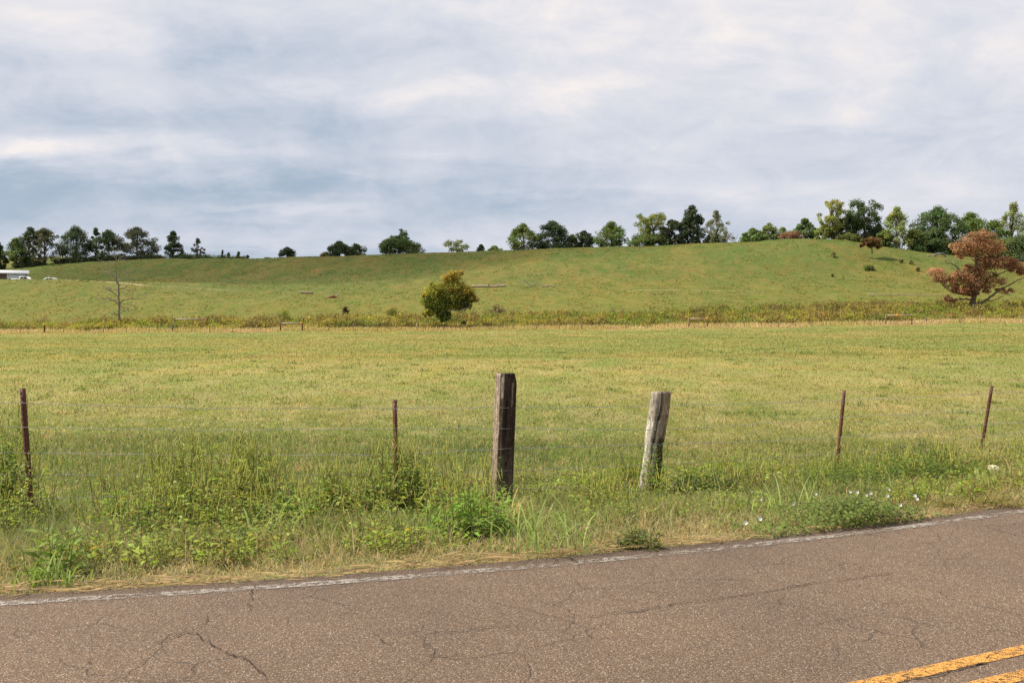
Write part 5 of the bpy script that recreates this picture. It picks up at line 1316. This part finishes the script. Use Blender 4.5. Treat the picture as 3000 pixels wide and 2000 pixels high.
# pale worn track over the near crest at left and across the hill foot at right
def track(pts, w, col):
    P = np.array([hit(x, y, 100) for x, y in pts]); n = 60
    t = np.linspace(0, len(P) - 1, n); X = np.interp(t, np.arange(len(P)), P[:, 0]); Y = np.interp(t, np.arange(len(P)), P[:, 1])
    ww = w * (.3 + .9 * fbm(t * 3, t * 0, 501, 2)) * np.minimum(1, np.minimum(t, len(P) - 1 - t) * 2 + .1)
    mb = MB(); A = np.stack([X, Y - ww / 2, Z(X, Y - ww / 2) + .05], 1); B = np.stack([X, Y + ww / 2, Z(X, Y + ww / 2) + .05], 1)
    i = np.arange(n - 1)[:, None] * 2
    mb.add(np.stack([A, B], 1).reshape(-1, 3), i + np.array([[0, 2, 3, 1]]), np.array(col))
    tag(mb.build('path', M_STONE), kind='structure')
track([(190, 821), (260, 823), (330, 828), (390, 833), (450, 838)], 1.3, (.42, .34, .18))
track([(450, 838), (520, 843), (600, 848), (700, 853)], .7, (.34, .29, .13))
track([(1800, 849), (2000, 851), (2120, 853), (2250, 856)], .5, (.36, .31, .14))

# ------------------------------------------------------------------ limestone rock
def rock():
    p = hit(2915, 1392); lr = np.random.default_rng(71); mb = MB(); n, m = 14, 9; V = []
    for i in range(m + 1):
        ph = math.pi * i / m
        for j in range(n):
            th = 6.2832 * j / n
            d = np.array([math.sin(ph) * math.cos(th), math.sin(ph) * math.sin(th), math.cos(ph)])
            k = 1 + .45 * (float(fbm(np.array(th * 1.2 + 3), np.array(ph * 1.7), 73, 3)) - .5)
            q = d * k * np.array([.125, .10, .10])
            V.append((q[0] * .9 + q[2] * -.25, q[1], q[2] * .95 + q[0] * -.15))
    V = np.array(V) + p + np.array([0, 0, .06])
    fa = [[i * n + j, (i + 1) * n + j, (i + 1) * n + (j + 1) % n, i * n + (j + 1) % n] for i in range(m) for j in range(n)]
    mb.add(V, np.array(fa), np.array([.62, .53, .36]))
    tag(mb.build('rock', M_STONE, org=p), 'cream white rock in the grass right of the bramble mound', 'rock')
rock()

# ------------------------------------------------------------------ barn and vehicles
def barn():
    Y = 258.0; s = Y / F
    x1 = at(80, 800, Y)[0]; x0 = x1 - 17.0; xm = at(27, 800, Y)[0]
    zr = at(80, 794.5, Y)[2]; ze = at(80, 801, Y)[2]; zg = min(gz(x0, Y), gz(x1, Y)) - .4
    root = thing('barn', 'long low white metal barn with an open brown bay at the left edge', 'barn', (x1, Y, zg))
    root.rotation_euler.z = math.atan2(-x1, Y)
    WHT = np.array([.74, .75, .76]); GRW = np.array([.58, .62, .64])
    mb = MB()                                                                 # wall panels with ribs
    xs = np.arange(xm, x1 - .3, .3)
    for k, x in enumerate(xs): mb.box((x + .15, Y + (.03 if k % 2 else 0), zg), .3, .12, ze - zg - .05, GRW)
    mb.box((x1 - .2, Y + 4, zg), .15, 7.8, ze - zg - .05, GRW * .9); mb.box(((x0 + x1) / 2 - .2, Y + 8, zg), 16.4, .15, ze - zg + .4, GRW * .8)
    w = mb.build('wall', M_METAL, root)
    mb = MB()
    z2 = zr + .1
    mb.add(np.array([(x0 - .5, Y - .5, ze), (x1 + .45, Y - .5, ze), (x1 + .45, Y + 9, z2 + .55), (x0 - .5, Y + 9, z2 + .55), (x0 - .5, Y - .5, ze - .12), (x1 + .45, Y - .5, ze - .12), (x1 + .45, Y + 9, z2 + .43), (x0 - .5, Y + 9, z2 + .43)]),
           np.array([[0, 1, 2, 3], [7, 6, 5, 4], [0, 4, 5, 1], [1, 5, 6, 2], [2, 6, 7, 3], [3, 7, 4, 0]]), np.array([.82, .82, .82]))
    mb.build('roof', M_METAL, root)
    mb = MB(); mb.box(((x0 + xm) / 2, Y + .1, ze - .36), xm - x0, .12, .3, np.array([.24, .11, .07])); mb.build('fascia', M_WOOD, root)
    mb = MB(); mb.box(((x0 + xm) / 2, Y + 3.6, zg), xm - x0, .1, 3, np.array([.16, .11, .085])); mb.build('stall_back', M_WOOD, root)
    for k in range(4):
        mb = MB(); mb.box((xm - .15 - k * 2.6, Y + .1, zg), .2, .2, ze - zg - .37, np.array([.3, .24, .2])); mb.build('bay_post', M_WOOD, root)
    for zz in (.75, 1.15, 1.55, 1.95):
        mb = MB(); mb.box(((x0 + xm) / 2 - .15, Y - .12, zg + zz + .6), xm - x0 - .3, .07, .12, np.array([.45, .38, .33])); mb.build('rail', M_WOOD, root)
    mb = MB(); mb.box((x1 - .32, Y - .1, zg), .22, .1, ze - zg - .1, np.array([.06, .06, .07])); mb.build('corner_trim', M_METAL, root)

def vehicle(name, label, cat, px_front, py_top, Y, length, prof, glass, wheels, width, col, facing=1):
    xf = at(px_front, 815, Y)[0]; zt = at(px_front, py_top, Y)[2]; top = max(p[1] for p in prof); zg = zt - top
    c = np.array([xf - facing * length / 2, Y, zg]); root = thing(name, label, cat, c)
    def M(v): v = np.array(v, float); v[:, 0] = c[0] + facing * (v[:, 0] - length / 2); v[:, 1] += Y; v[:, 2] += zg; return v
    mb = MB(); mb.prism(prof, -width / 2, width / 2, np.array(col), M); mb.build('body', M_METAL, root)
    for g in glass:
        mb = MB(); mb.prism(g, -width / 2 - .02, -width / 2 - .005, np.array([.02, .02, .03]), M); mb.build('window', M_GLASS, root)
        mb = MB(); mb.prism(g, width / 2 + .005, width / 2 + .02, np.array([.02, .02, .03]), M); mb.build('window', M_GLASS, root)
    for wx in wheels:
        for sy in (-1, 1):
            mb = MB(); a = np.linspace(0, 6.2832, 17)[:-1]; mb.prism(np.stack([wx + .34 * np.cos(a), .34 + .34 * np.sin(a)], 1), sy * width / 2 - .12, sy * width / 2 + .06 * (1 if sy > 0 else -1) + (.0), np.zeros(3), M); w = mb.build('wheel', M_TYRE, root)
            mb = MB(); mb.prism(np.stack([wx + .19 * np.cos(a), .34 + .19 * np.sin(a)], 1), sy * (width / 2 + .065), sy * (width / 2 + .08), np.array([.5, .5, .5]), M); mb.build('rim', M_METAL, w, org=ORG[root.name])
barn()
vehicle('pickup_truck', 'white pickup truck parked before the white barn, mostly behind the crest', 'truck', 103, 810, 250, 5.6,
        [(0, .45), (5.55, .45), (5.6, .8), (5.5, 1.08), (4.4, 1.18), (3.75, 1.78), (2.5, 1.82), (2.1, 1.74), (2.0, 1.28), (0, 1.28)],
        [[(2.2, 1.25), (3.0, 1.25), (3.0, 1.72), (2.35, 1.72)], [(3.1, 1.25), (4.15, 1.22), (3.68, 1.70), (3.1, 1.72)]], [1.1, 4.4], 1.9, (.8, .8, .8))
vehicle('parked_car', 'white car roof just showing over the crest right of the barn', 'car', 122, 813.5, 250, 3.9,
        [(0, .45), (4.15, .45), (4.2, .75), (3.9, .95), (2.95, 1.05), (2.4, 1.42), (1.0, 1.46), (.35, 1.3), (.05, .95)],
        [[(.55, 1.02), (1.55, 1.02), (1.55, 1.36), (.95, 1.37)], [(1.65, 1.02), (2.75, 1.04), (2.33, 1.34), (1.65, 1.36)]], [.85, 3.35], 1.75, (.8, .8, .8), -1)
def pole():
    p = at(142, 808, 248); b = np.array([p[0], 248, gz(p[0], 248)]); mb = MB(); mb.tube(np.stack([b - [0, 0, .2], p]), .05, np.array([.6, .6, .58]), 6)
    tag(mb.build('marker_pole', M_METAL, org=b), 'thin pale pole standing beside the white car on the crest', 'pole')
pole()

# ------------------------------------------------------------------ light, sky, camera
SUN_AZ, SUN_EL = -78.0, 50.0
sd = np.array([math.sin(R(SUN_AZ)) * math.cos(R(SUN_EL)), math.cos(R(SUN_AZ)) * math.cos(R(SUN_EL)), math.sin(R(SUN_EL))])
ld = bpy.data.lights.new('sun', 'SUN'); ld.energy = 5.0; ld.angle = R(.53); ld.color = (1.0, .93, .82)
lo = bpy.data.objects.new('sun', ld); COL.objects.link(lo)
lo.rotation_euler = Vector(-sd).to_track_quat('-Z', 'Y').to_euler(); lo.location = tuple(sd * 400)

# cloud that shades the left of the hill: a real body of mist, high to the left
def cloud(cx, cy, w, d, alt, dens, th):
    k = alt / sd[2]; c = np.array([cx, cy, 18.0]) + sd * k
    n, m = 32, 14; V = []
    for i in range(m + 1):
        ph = math.pi * i / m
        for j in range(n):
            a = 6.2832 * j / n; lump = 1 + .35 * (float(fbm(np.array(math.cos(a) * 2.2 + 5), np.array(math.sin(a) * 2.2 + i * .1), 601, 3)) - .5)
            V.append((c[0] + math.sin(ph) * math.cos(a) * w * lump, c[1] + math.sin(ph) * math.sin(a) * d * lump, c[2] + math.cos(ph) * th))
    fa = [[i * n + j, (i + 1) * n + j, (i + 1) * n + (j + 1) % n, i * n + (j + 1) % n] for i in range(m) for j in range(n)]
    mt = bpy.data.materials.new('cloud'); mt.use_nodes = True; nt = mt.node_tree; nt.nodes.remove(nt.nodes['Principled BSDF'])
    pv = nt.nodes.new('ShaderNodeVolumePrincipled'); pv.inputs['Density'].default_value = dens; pv.inputs['Color'].default_value = (.95, .95, .95, 1)
    nt.links.new(pv.outputs[0], nt.nodes['Material Output'].inputs['Volume'])
    mb = MB(); mb.add(np.array(V), np.array(fa), np.ones(3)); tag(mb.build('cloud', mt, org=c), kind='structure')
cloud(-78, 285, 85, 42, 420, .010, 45)
cloud(5, 305, 75, 38, 470, .006, 35)

def sky():
    w = bpy.data.worlds.new("World"); scene.world = w; w.use_nodes = True
    nt = NT(w.node_tree); bg = w.node_tree.nodes['Background']
    nish = nt.n('ShaderNodeTexSky', sky_type='NISHITA', sun_disc=False, sun_elevation=R(SUN_EL), sun_rotation=R(SUN_AZ), altitude=300, air_density=1.0, dust_density=2.0)
    tc = nt.n('ShaderNodeTexCoord'); sx = nt.n('ShaderNodeSeparateXYZ'); nt.link(tc.outputs['Generated'], sx.inputs[0])
    x, y, z = sx.outputs
    zc = nt.math('MAXIMUM', z, 0.0)
    den = nt.math('ADD', zc, .13)
    px_ = nt.math('DIVIDE', x, den); py_ = nt.math('DIVIDE', y, den)
    cv = nt.n('ShaderNodeCombineXYZ'); nt.link(px_, cv.inputs[0]); nt.link(py_, cv.inputs[1])
    sv = nt.n('ShaderNodeCombineXYZ'); nt.link(x, sv.inputs[0]); nt.link(y, sv.inputs[1]); nt.link(nt.math('MULTIPLY', z, 1.9), sv.inputs[2])
    n1 = nt.noise(sv.outputs[0], 4.6, 9, .6, .6)
    mp = nt.n('ShaderNodeMapping'); nt.link(cv.outputs[0], mp.inputs['Vector']); mp.inputs['Location'].default_value = (13.7, 4.2, 1); mp.inputs['Scale'].default_value = (.9, 1.25, 1)
    n2 = nt.noise(mp.outputs[0], 3.6, 8, .6, .25)
    # big masses, placed by direction: u = azimuth tangent, v = elevation tangent
    yy = nt.math('MAXIMUM', nt.math('ABSOLUTE', y), .05)
    u = nt.math('DIVIDE', x, yy); v = nt.math('DIVIDE', z, yy)
    u = nt.math('MULTIPLY_ADD', nt.math('SUBTRACT', n2, .5), .10, u); v = nt.math('MULTIPLY_ADD', nt.math('SUBTRACT', n2, .5), .05, v)
    t = nt.math('MULTIPLY_ADD', nt.math('MINIMUM', v, .40), .95, .39)
    t = nt.math('MULTIPLY_ADD', nt.math('MINIMUM', nt.math('MAXIMUM', u, -.6), .8), .22, t)
    def blob(dx, dy, rx, ry, amp, rot=0.0):
        nonlocal t
        cu, cvv = (dx * 1.2755 - 1500) / F, (960 - dy * 1.2755) / F; ru, rv = rx * 1.2755 / F, ry * 1.2755 / F
        a = nt.math('SUBTRACT', u, cu); b = nt.math('SUBTRACT', v, cvv); c_, s_ = math.cos(rot), math.sin(rot)
        a2 = nt.math('DIVIDE', nt.math('ADD', nt.math('MULTIPLY', a, c_), nt.math('MULTIPLY', b, s_)), ru)
        b2 = nt.math('DIVIDE', nt.math('SUBTRACT', nt.math('MULTIPLY', b, c_), nt.math('MULTIPLY', a, s_)), rv)
        e = nt.math('EXPONENT', nt.math('MULTIPLY', nt.math('ADD', nt.math('MULTIPLY', a2, a2), nt.math('MULTIPLY', b2, b2)), -1.0))
        t = nt.math('MULTIPLY_ADD', e, amp, t)
    blob(80, 60, 260, 110, .22); blob(150, 210, 280, 60, .12); blob(450, 110, 190, 80, -.20, -.45); blob(300, 270, 260, 34, -.16)
    blob(80, 335, 220, 34, .30); blob(420, 335, 300, 22, .24); blob(60, 335, 60, 18, .16); blob(500, 430, 900, 34, -.20); blob(200, 480, 420, 45, -.16)
    blob(650, 478, 260, 20, .26); blob(570, 505, 60, 8, .12); blob(520, 555, 600, 26, .22); blob(720, 195, 110, 38, .16); blob(1060, 205, 150, 28, .16)
    blob(1400, 195, 110, 40, .16); blob(950, 240, 160, 40, .10); blob(1680, 165, 70, 16, -.16); blob(1250, 20, 200, 40, .10); blob(1900, 280, 140, 28, .13)
    blob(1900, 310, 160, 24, -.14); blob(900, 300, 400, 40, -.10); blob(2300, 90, 120, 60, .08); blob(1000, 350, 120, 12, .14); blob(850, 400, 80, 14, .16); blob(1400, 430, 260, 16, .13); blob(1080, 480, 260, 30, -.20); blob(1900, 430, 420, 20, .08)
    t = nt.math('MULTIPLY_ADD', nt.math('SUBTRACT', n1, .5), 1.05, t)
    t = nt.math('MULTIPLY_ADD', nt.math('SUBTRACT', n2, .5), .20, t, True)
    np_ = nt.ramp(nt.noise(sv.outputs[0], 11.0, 8, .62, .3), [(.38, 0), (.68, 1)])
    keep = t; t = None
    zero = nt.math('MULTIPLY', u, 0.0); t = zero
    for b_ in ((700, 200, 110, 34), (1060, 205, 150, 30), (1390, 200, 90, 36), (1900, 285, 150, 26), (560, 170, 60, 24), (300, 110, 140, 40), (1300, 240, 200, 26), (1700, 110, 300, 50), (60, 350, 120, 26)):
        blob(*b_, 1.0)
    t = nt.math('MULTIPLY_ADD', nt.math('MULTIPLY', t, np_), .17, keep)
    n3 = nt.noise(sv.outputs[0], 14.0, 7, .62, .8)
    t = nt.math('MULTIPLY_ADD', nt.math('SUBTRACT', n3, .5), .50, t, True)
    cl = nt.ramp(t, [(0.0, L(160, 180, 201)), (.2, L(174, 190, 208)), (.42, L(196, 205, 219)), (.62, L(212, 217, 228)), (.82, L(228, 228, 234)), (1.0, L(246, 240, 238))])
    nb = nt.n('ShaderNodeVectorMath', operation='SCALE'); nt.link(nish.outputs[0], nb.inputs[0]); nb.inputs['Scale'].default_value = .09
    fac = nt.ramp(t, [(0, .95), (.5, 1.0)])
    c = nt.mix(fac, nb.outputs[0], cl)
    nt.link(c, bg.inputs['Color']); bg.inputs['Strength'].default_value = .76
sky()

cam = bpy.data.cameras.new('camera'); cam.sensor_width = 36; cam.lens = 36 * F / 3000; cam.clip_end = 9000; cam.clip_start = .1
co = bpy.data.objects.new('camera', cam); COL.objects.link(co); co.location = (0, 0, H); co.rotation_euler = (math.pi / 2 - PITCH, 0, 0)
scene.camera = co
vs = scene.view_settings; vs.view_transform = 'Standard'; vs.look = 'None'; vs.exposure = .4; vs.gamma = 1; vs.use_curve_mapping = False
scene.render.engine = 'CYCLES'
cy = scene.cycles; cy.max_bounces = 6; cy.diffuse_bounces = 3; cy.glossy_bounces = 2; cy.transmission_bounces = 4; cy.transparent_max_bounces = 12; cy.volume_bounces = 1
cy.use_denoising = False
cy.use_adaptive_sampling = True
